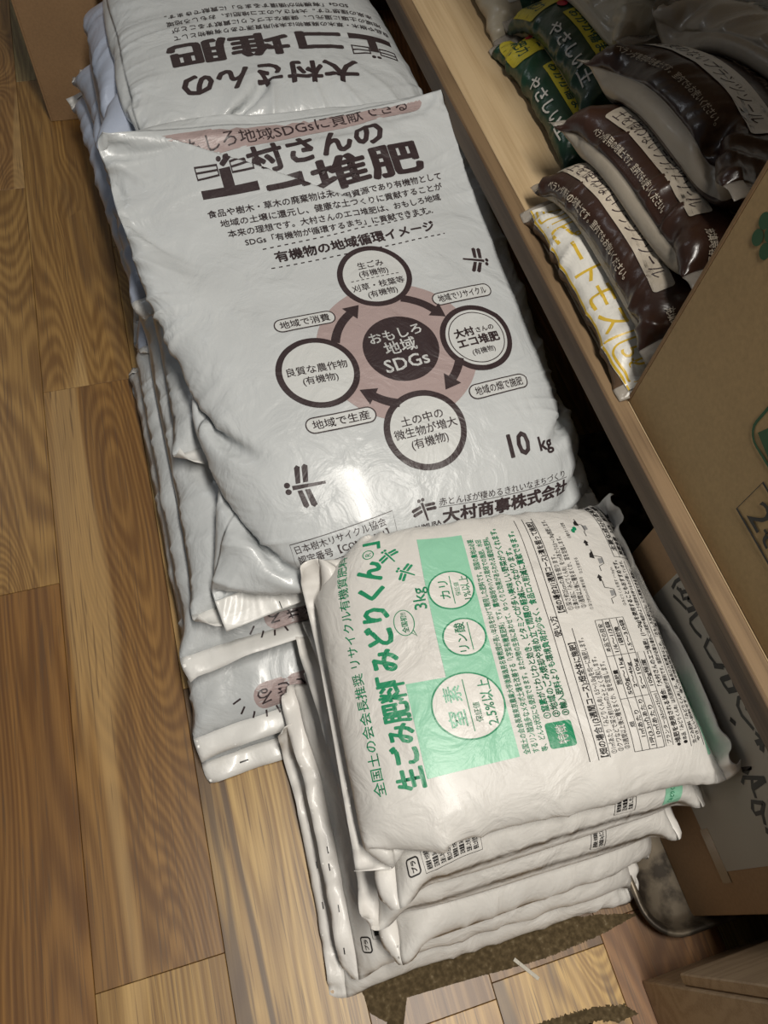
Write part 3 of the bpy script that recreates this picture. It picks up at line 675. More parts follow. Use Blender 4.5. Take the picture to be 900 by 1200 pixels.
# ---------------------------------------------------------------- the printing on the fertiliser bags; lines run away from the camera
b1_ = bags['T1']; UP = math.pi/2
def vt(A, t, xb, y0, size, m, y1=None, bold=0.0, lay=0): A.text(t, xb, y0, size, m, ang=UP, width=None if y1 is None else y1-y0, bold=bold, lay=lay)
def front_print(b):
    A = Art(); vt(A, '全国土の会会長推奨 リサイクル有機質肥料', .0520, .083, .0120, GREEN, .345, .012); A.lay_on('subtitle_print', b.root, b.at)
    A = Art(); vt(A, '生ごみ肥料', .0868, .083, .027, GREEN, .190, .05); vt(A, '「', .0868, .187, .026, GREEN, .197, .05); vt(A, 'みどりくん', .0868, .2, .0285, GREEN, .330, .055); vt(A, '」', .0868, .3455, .026, GREEN, .3555, .05)
    A.ring(.0765, .3395, .0055, .0055, .0010, GREEN); vt(A, 'R', .0795, .3372, .0085, GREEN, .342); A.lay_on('title_print', b.root, b.at)
    A = Art(); A.quad([(.0905, .090), (.1765, .095), (.1765, .184), (.0905, .184)], MINT); A.quad([(.1285, .184), (.1765, .184), (.1765, .346), (.1285, .349)], MINT)
    for x, y, r in ((.1525, .279, .0225), (.1545, .2235, .0205), (.1425, .152, .0335)): A.disc(x, y, r, r, PAPERWHITE, 1); A.ring(x, y, r, r, .0016, GREEN, 2)
    vt(A, 'カリ', .1500, .2690, .0115, GREEN, .291, .02, 3); A.line([(.1535, .262), (.1535, .296)], .0008, GREEN, 3); vt(A, '保証値', .1605, .2705, .0055, GREEN, .287, .01, 3); vt(A, '1%以上', .1705, .265, .010, GREEN, .294, .015, 3)
    vt(A, 'リン酸', .1560, .2075, .0115, GREEN, .240, .02, 3); A.line([(.1600, .208), (.1600, .239)], .0008, GREEN, 3)
    vt(A, '窒', .1370, .132, .0185, MINT, .149, .02, 3); vt(A, '素', .1370, .157, .0185, MINT, .174, .02, 3); A.line([(.1425, .126), (.1425, .179)], .0008, GREEN, 3); vt(A, '保証値', .1520, .134, .0070, GREEN, .154, .012, 3); vt(A, '2.5%以上', .1655, .129, .0125, GREEN, .176, .02, 3)
    A.lay_on('nutrient_panel', b.root, b.at)
    A = Art(); vt(A, '3kg', .1260, .262, .0175, GREEN, .288, .015); A.lay_on('weight_print', b.root, b.at)
    A = Art(); A.ring(.1015, .2500, .0095, .0145, .0008, GREEN); vt(A, '全国初!!', .1040, .2385, .0066, GREEN, .2615, .03); A.line([(.1060, .238), (.1110, .233), (.1085, .241)], .0008, GREEN); A.lay_on('speech_bubble', b.root, b.at)
    for x, y, a in ((.0975, .3330, -1.0), (.1120, .3090, -.55)): A = Art(); dragonfly(A, x, y, a, .020, GREEN); A.lay_on('dragonfly_mark', b.root, b.at)
    A = Art()
    for t, xb, y1 in (('全国土の会会長兼東京農業大学後藤逸男名誉教授が長い年月をかけて開発した肥料です。我国の農地は必要', .1865, .338), ('するリン酸過多なメタボ土壌を改善する「L字型有機質肥料」です。露地栽培やハウス栽培での施肥、水田', .1950, .336), ('等、どんな状況にも使用できます。また作物の生長にあわせて、ゆっくりと効果があらわれる緩効性肥料。', .2035, .338)): vt(A, t, xb, .096, .0070, GREEN, y1, .03)
    for t, xb, y1 in (('①窒素がじわじわと効き、ビタミンCが多い美味しい野菜がつくれます。', .2145, .348), ('②地域のごみ焼却や埋め立て問題の軽減につながります。', .2235, .318), ('③輸入肥料よりも環境負荷が少なく、食品ロス削減に貢献できます。', .2325, .340)): vt(A, t, xb, .126, .0082, GREEN, y1, .035)
    A.rrect(.2065, .0965, .2320, .1215, .003, GREEN, 0); vt(A, '特徴', .2245, .1000, .0110, PAPERWHITE, .1185, .02, 1); A.lay_on('feature_print', b.root, b.at)
def usage_print(b):
    A = Art(); A.line([(.2395, .079), (.2395, .356), (.2485, .356), (.2485, .079)], .0006, BLACK, closed=True); vt(A, '使い方', .2475, .205, .0080, BLACK, .229, .03)
    vt(A, '【畑の場合1(3週間コース):畑全体に施肥】', .2582, .081, .0082, BLACK, .197, .035); A.line([(.2600, .080), (.2600, .212)], .0006, BLACK)
    vt(A, '【畑の場合2(1週間コース):溝を掘って施肥】', .2582, .231, .0082, BLACK, .350, .035); A.line([(.2600, .229), (.2600, .356)], .0006, BLACK)
    for t, xb, y0, y1 in (('①1㎡あたり「みどりくん®」0.5〜1.0kgを均一に施肥します。', .2675, .083, .200), ('②クワなどで深さ約15cmの土とよく混和します。', .2745, .084, .178), ('③3週間以上後に種をまくか、苗を定植します。', .2815, .085, .172),
                          ('①深さ約25cmの溝を掘ります。', .2675, .232, .300), ('②溝の底に「みどりくん®」を1㎡あたり0.5〜1.0kg施肥します。', .2745, .232, .350), ('③1週間以上後に種をまくか、苗を定植します。', .2815, .232, .322)): vt(A, t, xb, y0, .0066, BLACK, y1, .015)
    A.lay_on('usage_print', b.root, b.at)
    A = Art(); xs = (.2855, .2935, .3015, .3095, .3175); ys = (.081, .132, .176, .216)
    for x in xs: A.line([(x, ys[0]), (x, ys[-1])], .0005, BLACK)
    for y in ys: A.line([(xs[0], y), (xs[-1], y)], .0005, BLACK)
    for r, row in enumerate((('畑', '施肥量', '本品での目安'), ('1㎡あたり', '500g〜1kg', '1/6〜1/3袋'), ('1坪(3.3㎡)あたり', '2〜4kg', '1袋前後'), ('10㎡あたり', '5〜10kg', '1.5〜3.0袋'))):
        for k, t in enumerate(row):
            w = min(len(t)*.0052, ys[k+1]-ys[k]-.006); m_ = (ys[k]+ys[k+1])/2; vt(A, t, xs[r]+.0066, m_-w/2, .0058, BLACK, m_+w/2, .03)
    A.line([(.3195, .081), (.3195, .176), (.3275, .176), (.3275, .081)], .0005, BLACK, closed=True); A.line([(.3195, .134), (.3275, .134)], .0005, BLACK); vt(A, 'プランター(65cm×25cm)', .3258, .083, .0054, BLACK, .132, .02); vt(A, '100g程度', .3258, .140, .0060, BLACK, .168, .03)
    A.lay_on('dosage_table', b.root, b.at)
    A = Art(); vt(A, '※堆肥を使用される場合:「大村さんのエコ堆肥」(1〜2kg)を使用することもおすすめです。', .3365, .079, .0074, BLACK, .285, .035)
    vt(A, '●本品「みどりくん®」は元肥施肥が原則です。追肥が必要な場合には液肥や堆肥のような肥効を持つものが適しています。', .3445, .080, .0060, BLACK, .285, .03)
    A.line([(.3480, .076), (.3480, .285)], .0005, BLACK); vt(A, '生ごみ肥料「みどりくん®」は、食品ロス削減をはじめ、「おもしろ地域SDGs」にも貢献できる環境に', .3560, .078, .0064, BLACK, .275, .03)
    vt(A, 'やさしい肥料です。使い方や特設情報は下記HPをご覧ください。', .3630, .079, .0060, BLACK, .232, .03); A.line([(.3665, .073), (.3665, .275)], .0005, BLACK)
    vt(A, '大村商事株式会社', .3765, .165, .0085, BLACK, .262, .05)
    A.lay_on('notes_print', b.root, b.at)
    A = Art(); A.quad([(.3700, .063), (.3930, .058), (.3930, .153), (.3715, .153)], MINT); vt(A, '「みどりくん®」は東京農大発(株)', .3800, .067, .0066, GREEN, .148, .04, 1); vt(A, '全国土の会の登録商標です。', .3885, .072, .0060, GREEN, .135, .04, 1); A.lay_on('trademark_panel', b.root, b.at)
    A = Art(); A.line([(.3360, .290), (.3360, .378)], .0005, BLACK); A.line([(.3360, .290), (.3920, .290)], .0005, BLACK); A.line([(.3445, .290), (.3445, .378)], .0005, BLACK); vt(A, '主要な成分の含有量', .3432, .298, .0072, BLACK, .370, .04)
    for k, t in enumerate(('窒素全量   2.5%   原料の種類', '加里全量   1.0%   有機質肥料', '生産した年月 正味重量 3kg', '生産業者の氏名又は名称及び住所', '大村商事株式会社 保存方法')): vt(A, t, .3520+.0078*k, .294, .0062, BLACK, .372, .045)
    A.lay_on('nutrient_table', b.root, b.at)
    # three little sketches of digging in
    A = Art(); GR = GREY_DOT
    for yb, full in ((.232, 0), (.272, 1), (.318, 2)):
        A.line([(.3120, yb), (.3120, yb+.006), (.3190 if full < 2 else .3140, yb+.009), (.3190 if full < 2 else .3140, yb+.017), (.3090, yb+.020), (.3090, yb+.028)], .0007, BLACK)
        A.poly([(.3135, yb+.009), (.3185, yb+.010), (.3185, yb+.016), (.3135, yb+.016)], GR)
        if full: A.poly([(.3050, yb+.018), (.3100, yb+.016), (.3100, yb+.026), (.3060, yb+.023)], BLACK)
        if full == 2:
            for dx, dy in ((0, 0), (.003, .003)): A.disc(.3000+dx, yb+.010+dy, .0022, .0030, GREEN, 0, 12)
    for y in (.264, .309): A.line([(.3075, y-.004), (.3075, y)], .0028, BLACK); A.poly([(.3045, y), (.3105, y), (.3075, y+.0045)], BLACK)
    for t, xb, y0, y1 in (('①深さ約25cmの溝を掘る', .2885, .229, .268), ('②みどりくんを施す 1〜2kg/m', .3270, .229, .276), ('③土を被せる', .2905, .272, .292), ('④種をまくか定植', .2935, .318, .342)): vt(A, t, xb, y0, .0045, BLACK, y1)
    A.lay_on('digging_sketch', b.root, b.at)
GREY_DOT = ink('grey_sketch_ink', (.25, .25, .25), .5)
front_print(b1_); usage_print(b1_)
def edge_print(key, parts):
    b = bags[key]
    for kind, x, y, w, h in parts:
        A = Art()
        if kind == 'mark':
            A.rrect(x-.0065, y-.008, x+.0065, y+.008, .003, BLACK, 0, line=.0016); vt(A, 'プラ', x+.003, y-.0055, .006, BLACK, y+.0055, .05); A.lay_on('recycling_mark', b.root, b.at)
        if kind == 'box':
            A.line([(x, y), (x, y+h), (x+w, y+h), (x+w, y)], .0006, BLACK, closed=True)
            for k in range(int((w-.003)/.0072)): vt(A, ('販売業者 大村商事株式会社', '正味重量 3kg 生ごみ肥料', '生産した年月 肥料の名称', '使用上の注意 直射日光を避け')[k % 4], x+.0075+.0072*k, y+.003, .006, BLACK, y+h-.004, .04)
            A.lay_on('small_print', b.root, b.at)
        if kind == 'dash':
            for k in range(max(2, int(h/.05))): A = Art(); A.line([(x+.002*(k % 2), y+k*.037+.009*(k % 3)), (x+.002*(k % 2), y+k*.037+.009*(k % 3)+.008)], .0013, BLACK); A.lay_on('seal_mark', b.root, b.at)
        if kind == 'mint': A.quad([(x, y), (x+w, y), (x+w, y+h), (x, y+h)], MINT); vt(A, '「みどりくん®」は東京', x+w*.5, y+.004, .007, GREEN, y+h-.002, .04, 1); A.lay_on('trademark_panel', b.root, b.at)
edge_print('T2', [('mark', .0470, .031, 0, 0), ('box', .0580, .020, .062, .034), ('box', .2700, .008, .026, .045), ('mint', .3340, .006, .024, .048)])
edge_print('T5', [('mark', .0440, .040, 0, 0), ('box', .0540, .045, .034, .110), ('dash', .0095, .03, 0, .22)]); edge_print('T6', [('mark', .040, .040, 0, 0), ('dash', .0095, .10, 0, .12)])
edge_print('T3', [('box', .2700, .006, .018, .03)]); edge_print('T4', [('dash', .0095, .04, 0, .10)])
# ---------------------------------------------------------------- the low shelf and what stands on it
SZ = .41
sh = empty('low_shelf', (.44, .6, 0)); tag(sh, 'low pale wooden shelf with plywood edge along the right side', 'shelf')
MB().box((.438, -.65, SZ-.035), (.4575, 2.1, SZ), bev=.001).build('front_board', LIP, sh)
MB().box((.4580, -.65, SZ-.030), (.62, 2.1, SZ), bev=.001).build('shelf_board', PINE, sh)
MB().box((.621, -.65, SZ-.030), (.98, 2.1, SZ), bev=.001).build('shelf_board', PINE, sh)
m = MB(); m.box((.4365, -.65, SZ-.0355), (.4385, 2.1, SZ-.012)); m.build('edge_strip', PLY, sh)
m = MB(); m.box((.435, -.65, SZ-.0105), (.4385, 2.1, SZ-.0008), bev=.0008); m.build('edge_strip', PLY, sh)
for y in (-.55, 2.0): MB().box((.50, y, 0), (.95, y+.03, SZ-.031)).build('support_panel', PLY, sh)
MB().box((.96, -.5, 0), (.985, 1.98, SZ-.031)).build('back_panel', mat('dark_back_panel', (.05, .045, .04), .7)[0], sh)
up_ = empty('upper_shelf', (.8, .6, .98)); tag(up_, 'upper wooden shelf above the goods, beyond the top right of the picture', 'shelf')
MB().box((.47, -.65, .98), (1.10, 2.1, 1.01), bev=.001).build('shelf_board', PINE, up_)
for y in (-.62, 2.05): MB().box((1.02, y, 0), (1.06, y+.04, .979)).build('post', PLY, up_)
# bags of potting material on the shelf: each is solved on top of the one before
hs = HMap(.38, .2, 1.1, 1.7, base=0.0); hs.h[int((.436-.38)/.005)+1:] = SZ
BROWN = film('dark_brown_film', (.036, .016, .010), .3, .2, .15, dist=.003); BEIGE = film('beige_film', (.34, .295, .235), .4, .2)
CLEAR, nt_, b_ = mat('clear_film', (.40, .36, .31), .22); b_.inputs['Alpha'].default_value = .62; crinkle(nt_, b_, .2, .9, 160, 40, .003)
DGREEN = film('dark_green_film', (.013, .048, .026), .3, .2, .15); SOIL = film('peat_brown_film', (.095, .058, .034), .35, .3, .35, sf=300); CREAM = film('cream_film', (.40, .355, .27), .4, .25)
GREYF = film('pale_grey_film', (.40, .40, .38), .35, .3)
CREAM_INK = ink('cream_ink', (.46, .40, .32)); GREY_INK = ink('grey_ink', (.24, .19, .16)); YEL = ink('ochre_yellow_ink', (.56, .37, .03)); YBRIGHT = ink('yellow_ink', (.50, .42, .03)); SHINE = ink('white_label_ink', (.62, .60, .55)); RED = ink('red_ink', (.45, .02, .04)); DGI = ink('dark_green_ink', (.01, .06, .035)); BEI = ink('beige_print', (.34, .295, .235))
def shelf_bag(q, W, L, fill, body, seal, name, label, group, seed, ny=36, sf=None, steps=130, top=None):
    nx = max(18, int(ny*W/L))
    T, B, w = sim_bag(hs, q, W, L, nx, ny, W*L*fill, f0=2, f1=2, steps=steps, seed=seed, hyd=.004, bendk=.16, ceil=top, asym=(1.16, .84))
    hs.splat(refine(T, 4).reshape(-1, 3))
    r = empty(name, (float(T[..., 0].mean()), float(T[..., 1].mean()), float(B[..., 2].min()))); tag(r, label, 'bag', group)
    return Bag(r, T, B, 2, 2, 0, 3, body, seal, W, L, seed=seed, under={BROWN: BEIGE, DGREEN: CREAM}.get(body))
G_ = 'bags of potting material on the shelf'
def rect(x0, y0, x1, y1, sk=0.0): return [(x0, y0), (x1, y0), (x1+sk, y1), (x0+sk, y1)]
def hidden(q, fill, seed, top=None):
    shelf_bag(q, .20, .345, fill, BROWN, CLEAR, 'potting_bag', 'brown bag at the right of the shelf stack, hidden behind the cardboard box', 'hidden potting bags on the shelf', seed, ny=24, steps=60, top=top)
# green and cream bags further back
g0 = shelf_bag(rect(.553, 1.10, .73, 1.40), .20, .33, .034, CREAM, CLEAR, 'soil_bag', 'farthest soil bag with white panel and red lettering, at the top edge on the shelf', G_, 50)
g1 = shelf_bag(rect(.540, .79, .72, 1.08), .20, .33, .032, DGREEN, CLEAR, 'soil_bag', 'lower green soil bag lying on the bare shelf board, yellow label band', G_, 51)
hidden(rect(.73, .85, .91, 1.17), .034, 64)
g2 = shelf_bag(rect(.565, .82, .75, 1.12), .20, .33, .032, DGREEN, CLEAR, 'soil_bag', 'upper green soil bag with yellow top and yellow label band', G_, 52)
g3 = shelf_bag(rect(.605, .86, .78, 1.16), .20, .33, .032, CREAM, CLEAR, 'soil_bag', 'cream coloured soil bag between the green bags and the brown ones', G_, 53)
hidden(rect(.79, .88, .96, 1.2), .040, 65)
g4 = shelf_bag(rect(.640, .88, .80, 1.18), .19, .33, .036, GREYF, CLEAR, 'soil_bag', 'pale grey bag with barcode stripes at the top edge', G_, 54)
# peat moss and the brown bags
b1 = shelf_bag(rect(.448, .414, .62, .722), .185, .325, .030, SOIL, CLEAR, 'peat_bag', 'clear bag of brown peat with white band and ochre lettering', G_, 55, top=.462)
hidden(rect(.645, .43, .83, .76), .034, 61, .462)
b2 = shelf_bag(rect(.464, .424, .65, .750), .20, .345, .034, BROWN, CLEAR, 'potting_bag', 'lowest brown bag, next to the peat bag, with a beige label strip', G_, 56, top=.508)
hidden(rect(.70, .44, .89, .77), .040, 62, .512)
b3 = shelf_bag(rect(.490, .442, .682, .788), .21, .36, .034, BROWN, CLEAR, 'potting_bag', 'middle brown bag with round 5 litre mark and beige label strip', G_, 57, top=.560)
hidden(rect(.74, .45, .93, .80), .045, 63, .562)
b4 = shelf_bag([(.515, .460), (.71, .46), (.73, .845), (.540, .845)], .21, .385, .036, BROWN, CLEAR, 'potting_bag', 'upper brown bag with bright white label strip', G_, 58, top=.615)
b5 = shelf_bag(rect(.640, .52, .84, .90), .21, .40, .038, BEIGE, CLEAR, 'potting_bag', 'beige bag lying topmost at the upper right corner', G_, 59, top=.67)
PI2 = math.pi/2
def brown_art(b, strip, sx=.060, sw=.024, y0=.055, y1=.28, circ=None, tx=.034):
    # text runs towards the camera (-y): angle -90 degrees, letter tops towards +x
    A = Art(); A.rrect(sx, y0, sx+sw, y1, .004, SHINE if strip else CREAM_INK, 0)
    A.text('土を使わないプランツソール', sx+.0045, y1-.008, .016, INK, ang=-PI2, width=(y1-y0)*.9, lay=1, bold=.01); A.lay_on('label_strip', b.root, b.at, offz=.0012)
    A = Art(); A.text('ベランダ専用の培養土です。室内でもお使いください。', tx, y1-.004, .0085, CREAM_INK, ang=-PI2, width=(y1-y0)*.82, bold=.02)
    A.text('BOTANICAL PREMIUM', sx+sw+.014, y1-.03, .017, GREY_INK, ang=-PI2, width=.19)
    A.lay_on('small_print', b.root, b.at, offz=.0012); A = Art()
    if circ:
        A.disc(circ[0], circ[1], .017, .017, CREAM_INK, 0); A.text('5ℓ', circ[0]-.008, circ[1]+.012, .024, INK, ang=-PI2, lay=1, bold=.015)
        A.text('充填時容量', circ[0]-.034, circ[1]+.014, .010, CREAM_INK, ang=-PI2, width=.034, bold=.02)
    A.lay_on('volume_mark', b.root, b.at, offz=.0012)
brown_art(b2, False, .030, .021, .07, .30, (.070, .035), .011); brown_art(b3, False, .027, .023, .085, .28, (.066, .045), .009); brown_art(b4, True, .044, .027, .09, .33, (.088, .050), .018)
A = Art(); A.quad([(.014, .008), (.064, .008), (.064, .318), (.014, .318)], SHINE, 0, 14)
for x in (.0145, .0615): A.quad([(x, .008), (x+.0022, .008), (x+.0022, .318), (x, .318)], YEL, 1, 10)
A.text('ピートモス', .0225, .250, .032, YEL, ang=-PI2, width=.172, bold=.014, lay=1)
A.rrect(.0195, .270, .056, .308, .003, YEL, 1, line=.0022); A.text('性', .026, .302, .024, YEL, ang=-PI2, bold=.02, lay=1)
A.line([(.018, .260), (.059, .260)], .0022, YEL); A.line([(.018, .070), (.059, .070)], .0022, YEL); A.rrect(.0195, .014, .056, .062, .010, YEL, 1, line=.0022); A.text('5ℓ', .026, .054, .026, YEL, ang=-PI2, lay=1, bold=.01)
A.lay_on('title_band', b1.root, b1.at, offz=.0014)
A = Art(); A.text('保水性の高い改良用土を調整します。', .068, .235, .0085, BLACK, ang=-PI2, width=.13, bold=.02); A.lay_on('small_print', b1.root, b1.at, offz=.0014)
def green_art(b, top):
    A = Art(); A.rrect(.045, .05, .068, .20, .002, YBRIGHT, 0); A.text('おかが傷まない', .050, .195, .015, DGI, ang=-PI2, width=.14, bold=.03, lay=1); A.lay_on('label_band', b.root, b.at, offz=.0012)
    A = Art(); A.text('やさしい土', .020, .19, .018, SHINE, ang=-PI2, width=.13, bold=.03); A.rrect(.016, .23, .13, b.L-.03, .01, YBRIGHT, 0)
    A.text('保肥力', .030, .285, .018, DGI, ang=-PI2+.0, width=.045, bold=.03, lay=1); A.text('保水性', .056, .285, .018, DGI, ang=-PI2, width=.045, bold=.03, lay=1)
    A.disc(.055, .275 if not top else .222, .006, .009, RED, 2, 16); A.lay_on('front_print', b.root, b.at, offz=.0012)
green_art(g1, False); green_art(g2, True)
A = Art(); A.quad([(.06, .02), (.16, .02), (.16, .31), (.06, .31)], DGI, 0, 12); A.rrect(.045, .06, .10, .20, .004, SHINE, 1); A.text('好きの土', .062, .19, .024, RED, ang=-PI2, width=.12, bold=.03, lay=2); A.lay_on('front_print', g0.root, g0.at)
A = Art()
for k in range(9): A.line([(.03, .02+k*.0042), (.075, .02+k*.0042)], .0016 if k % 3 else .0026, BLACK)
A.lay_on('barcode', g4.root, g4.at)
A = Art(); A.text('植物の培養土', .05, .30, .03, BLACK, ang=-PI2, width=.20, bold=.02); A.text('室内栽培向き', .085, .29, .014, DGI, ang=-PI2, width=.12); A.rrect(.083, .135, .100, .155, .001, DGI); A.lay_on('front_print', b5.root, b5.at)
# ---------------------------------------------------------------- cardboard boxes, tray, crate
def open_box(name, a, b, matl, label, t=.004, top=False, nrm=None):
    """panels as parts; a, b opposite corners"""
    r = empty(name, ((a[0]+b[0])/2, (a[1]+b[1])/2, a[2])); tag(r, label, 'box')
    (x0, y0, z0), (x1, y1, z1) = a, b
    P = [((x0, y0, z0), (x0+t, y1, z1)), ((x1-t, y0, z0), (x1, y1, z1)), ((x0+t, y0, z0), (x1-t, y0+t, z1)), ((x0+t, y1-t, z0), (x1-t, y1, z1)), ((x0+t, y0+t, z0), (x1-t, y1-t, z0+t))]
    for p, q in P: MB().box(p, q, bev=.0008).build('box_panel', matl, r)
    if top: MB().box((x0+t, y0+t, z1-t), (x1-t, y1-t, z1), bev=.0008).build('box_panel', matl, r)
    return r
bx = open_box('cardboard_box', (.4585, -.12, SZ+.0005), (.80, .408, .74), CARD, 'large kraft cardboard box on the shelf with green and black printing')
# fluted cut edge standing proud of the far corner
m = MB()
m.box((.4580, .4082, SZ+.001), (.4595, .4118, .74)); m.box((.4655, .4082, SZ+.001), (.4668, .4118, .74))
P = []; n = 150
V = []; F = []
for i in range(n+1):
    z = SZ+.002+(.326)*i/n; x = .4625+.0022*math.sin(i*2.1)
    V += [(x-.0006, .4085, z), (x+.0006, .4085, z), (x+.0006, .4112, z), (x-.0006, .4112, z)]
for i in range(n):
    for k in range(4): F.append((i*4+k, i*4+(k+1) % 4, i*4+4+(k+1) % 4, i*4+4+k))
m.add(V, F); m.build('fluted_edge', CARD_EDGE, bx)
A_ = Art(); S = plane_surf((.4584, 0, 0), (0, -1, 0), (0, 0, 1), (-1, 0, 0))   # label x runs towards the camera
GRN = mat('dark_green_print', (.025, .085, .035), .7)[0]; BLK = mat('black_print', (.03, .028, .028), .7)[0]
def oval(A, x, y, r, m): A.disc(x, y, r, r*1.15, m, 0, 20)
for dx, dy in ((0, .0), (-.012, .003), (-.009, -.011), (.005, -.013), (.006, .009)): oval(A_, -.370+dx, .676+dy, .0062, GRN)
A_.line([(-.352, .672), (-.347, .660), (-.338, .667), (-.333, .655)], .003, GRN)
A_.rrect(-.270, .546-.004, -.04, .60, .016, GRN, 0, line=.0028)
A_.poly([(-.262, .552), (-.256, .570), (-.244, .578), (-.238, .588), (-.222, .586), (-.205, .578), (-.207, .562), (-.214, .549), (-.236, .546)], GRN)
for x, y in ((-.250, .566), (-.242, .570), (-.234, .574), (-.246, .558), (-.226, .572)): A_.rrect(x, y, x+.0045, y+.006, .0015, CARD, 1)
A_.rrect(-.196, .552, -.150, .586, .01, GRN)
A_.line([(-.226, .479), (-.226, .526), (-.05, .526), (-.05, .479)], .0025, BLK, closed=True)
A_.text('2ℓ', -.214, .486, .044, BLK, bold=.004)
A_.lay_on('printed_marks', bx, S, tri=None, dz=.0002)

cb = open_box('cardboard_box', (-.202, 1.66, .0005), (.22, 1.98, .40), CARD_DARK, 'plain brown cardboard box on the floor beyond the compost pile')
ub = open_box('cardboard_box', (.4655, -.122, .0048), (.80, .285, .355), CARD_DARK, 'brown cardboard box under the shelf with a handwritten paper', top=True)
# handwritten paper stuck on its side
px0, px1, pz0, pz1 = -.076, .225, .128, .352
m = MB(); m.box((.4648, px0, pz0), (.4652, px1, pz1)); pap = m.build('paper_sheet', mat('handwriting_paper', (.36, .33, .28), .7)[0], ub)
MB().box((.4645, -.088, .124), (.46475, -.028, .144)).build('tape_strip', mat('clear_tape', (.33, .25, .16), .25)[0], ub)

HAND = [[(0.217, 0.338), (0.219, 0.32), (0.216, 0.308)], [(0.213, 0.317), (0.205, 0.321), (0.201, 0.336)], [(0.21, 0.322), (0.198, 0.318), (0.195, 0.33)], [(0.209, 0.303), (0.199, 0.309), (0.187, 0.315)], [(0.185, 0.315), (0.18, 0.341)], [(0.195, 0.326), (0.183, 0.335)], [(0.216, 0.338), (0.202, 0.341)], [(0.22, 0.331), (0.21, 0.34), (0.193, 0.337)], [(0.162, 0.341), (0.172, 0.341), (0.176, 0.331), (0.175, 0.312), (0.172, 0.309), (0.162, 0.311), (0.153, 0.316)], [(0.152, 0.334), (0.146, 0.344)], [(0.147, 0.327), (0.142, 0.313), (0.131, 0.314), (0.12, 0.318), (0.114, 0.334), (0.121, 0.339), (0.134, 0.337), (0.147, 0.329)], [(0.121, 0.313), (0.115, 0.328)], [(0.107, 0.314), (0.099, 0.314), (0.09, 0.317)], [(0.105, 0.314), (0.102, 0.34)], [(0.092, 0.315), (0.088, 0.341)], [(0.102, 0.335), (0.09, 0.33)], [(0.08, 0.341), (0.081, 0.327), (0.075, 0.319), (0.065, 0.318), (0.048, 0.326)], [(0.08, 0.339), (0.068, 0.331), (0.061, 0.339)], [(0.036, 0.318), (0.035, 0.34)], [(0.045, 0.326), (0.037, 0.331), (0.027, 0.333)], [(0.039, 0.333), (0.027, 0.321)], [(0.067, 0.295), (0.06, 0.3)], [(0.018, 0.272), (0.016, 0.29), (0.013, 0.278), (0.017, 0.271)], [(0.005, 0.26), (0.01, 0.268), (0.003, 0.304)], [(0.006, 0.281), (-0.003, 0.274), (-0.012, 0.272)], [(-0.002, 0.275), (0.002, 0.303)], [(-0.018, 0.279), (-0.014, 0.262), (-0.021, 0.256), (-0.026, 0.257), (-0.026, 0.27), (-0.018, 0.282)], [(-0.017, 0.282), (-0.027, 0.27), (-0.038, 0.265)], [(-0.041, 0.266), (-0.047, 0.262)]]
A_ = Art(); MARK = mat('marker_ink', (.02, .018, .016), .6)[0]
for i, st in enumerate(HAND): A_.line([(-y, z) for y, z in st], .0045 if len(st) > 2 else .006, MARK, lay=i % 3)
A_.lay_on('handwriting', ub, plane_surf((.4647, 0, 0), (0, -1, 0), (0, 0, 1), (-1, 0, 0)), tri=None, dz=.0001, offz=.0002)
# shallow tray the box stands in
TRAY, nt_, b_ = mat('worn_metal_tray', (.16, .13, .10), .45, Metallic=.55)
tcx = nt_.nodes.new('ShaderNodeTexCoord'); nn = nd(nt_, 'ShaderNodeTexNoise', Scale=28.0, Detail=6.0); nt_.links.new(tcx.outputs['Object'], nn.inputs['Vector'])
rr = ramp(nt_, nn.outputs[0], [(.42, (.05, .04, .03)), (.56, (.20, .165, .12))]); nt_.links.new(rr.outputs[0], b_.inputs['Base Color'])
tr = empty('metal_tray', (.60, .2, 0)); tag(tr, 'shallow worn metal tray with a rounded corner on the floor under the shelf', 'tray')
def rr_loop(x0, y0, x1, y1, r, z, n=8):
    P = []
    for (qx, qy, a) in ((x1-r, y1-r, 0), (x0+r, y1-r, 90), (x0+r, y0+r, 180), (x1-r, y0+r, 270)):
        for i in range(n+1): t = math.radians(a+90*i/n); P.append((qx+r*math.cos(t), qy+r*math.sin(t), z))
    return P
prof = [(0, .026), (.001, .0285), (.004, .0295), (.007, .0285), (.009, .024), (.016, .009), (.024, .0045), (.06, .004)]
V = []; n = 36
for dx, z in prof: V += rr_loop(.392+dx, -.138+dx, .84-dx, .60-dx, max(.05-dx*.8, .008), z)
for dx, z in reversed(prof[4:-1]): V += rr_loop(.392+dx-.0016, -.138+dx-.0016, .84-dx+.0016, .60-dx+.0016, max(.0515-dx*.8, .008), z-.003)
V += rr_loop(.3925, -.1375, .8395, .5995, .05, .0245)
F = []
nl = len(V)//n
for k in range(len(prof)-1):
    for i in range(n): F.append((k*n+i, k*n+(i+1) % n, (k+1)*n+(i+1) % n, (k+1)*n+i))
F.append(tuple((len(prof)-1)*n+i for i in range(n)))
k0 = len(prof)
F.append(tuple(k0*n+n-1-i for i in range(n)))
for k in range(k0, nl-1):
    for i in range(n): F.append((k*n+i, k*n+(i+1) % n, (k+1)*n+(i+1) % n, (k+1)*n+i))
for i in range(n): F.append(((nl-1)*n+i, (nl-1)*n+(i+1) % n, (i+1) % n, i))
mesh_obj('tray_pan', V, F, TRAY, tr)
for o_ in (ub,): pass
MB().box((.397, -.042, .0275), (.418, -.0405, .0295)).build('scratch_mark', mat('bright_metal', (.5, .45, .36), .4, Metallic=.6)[0], tr)
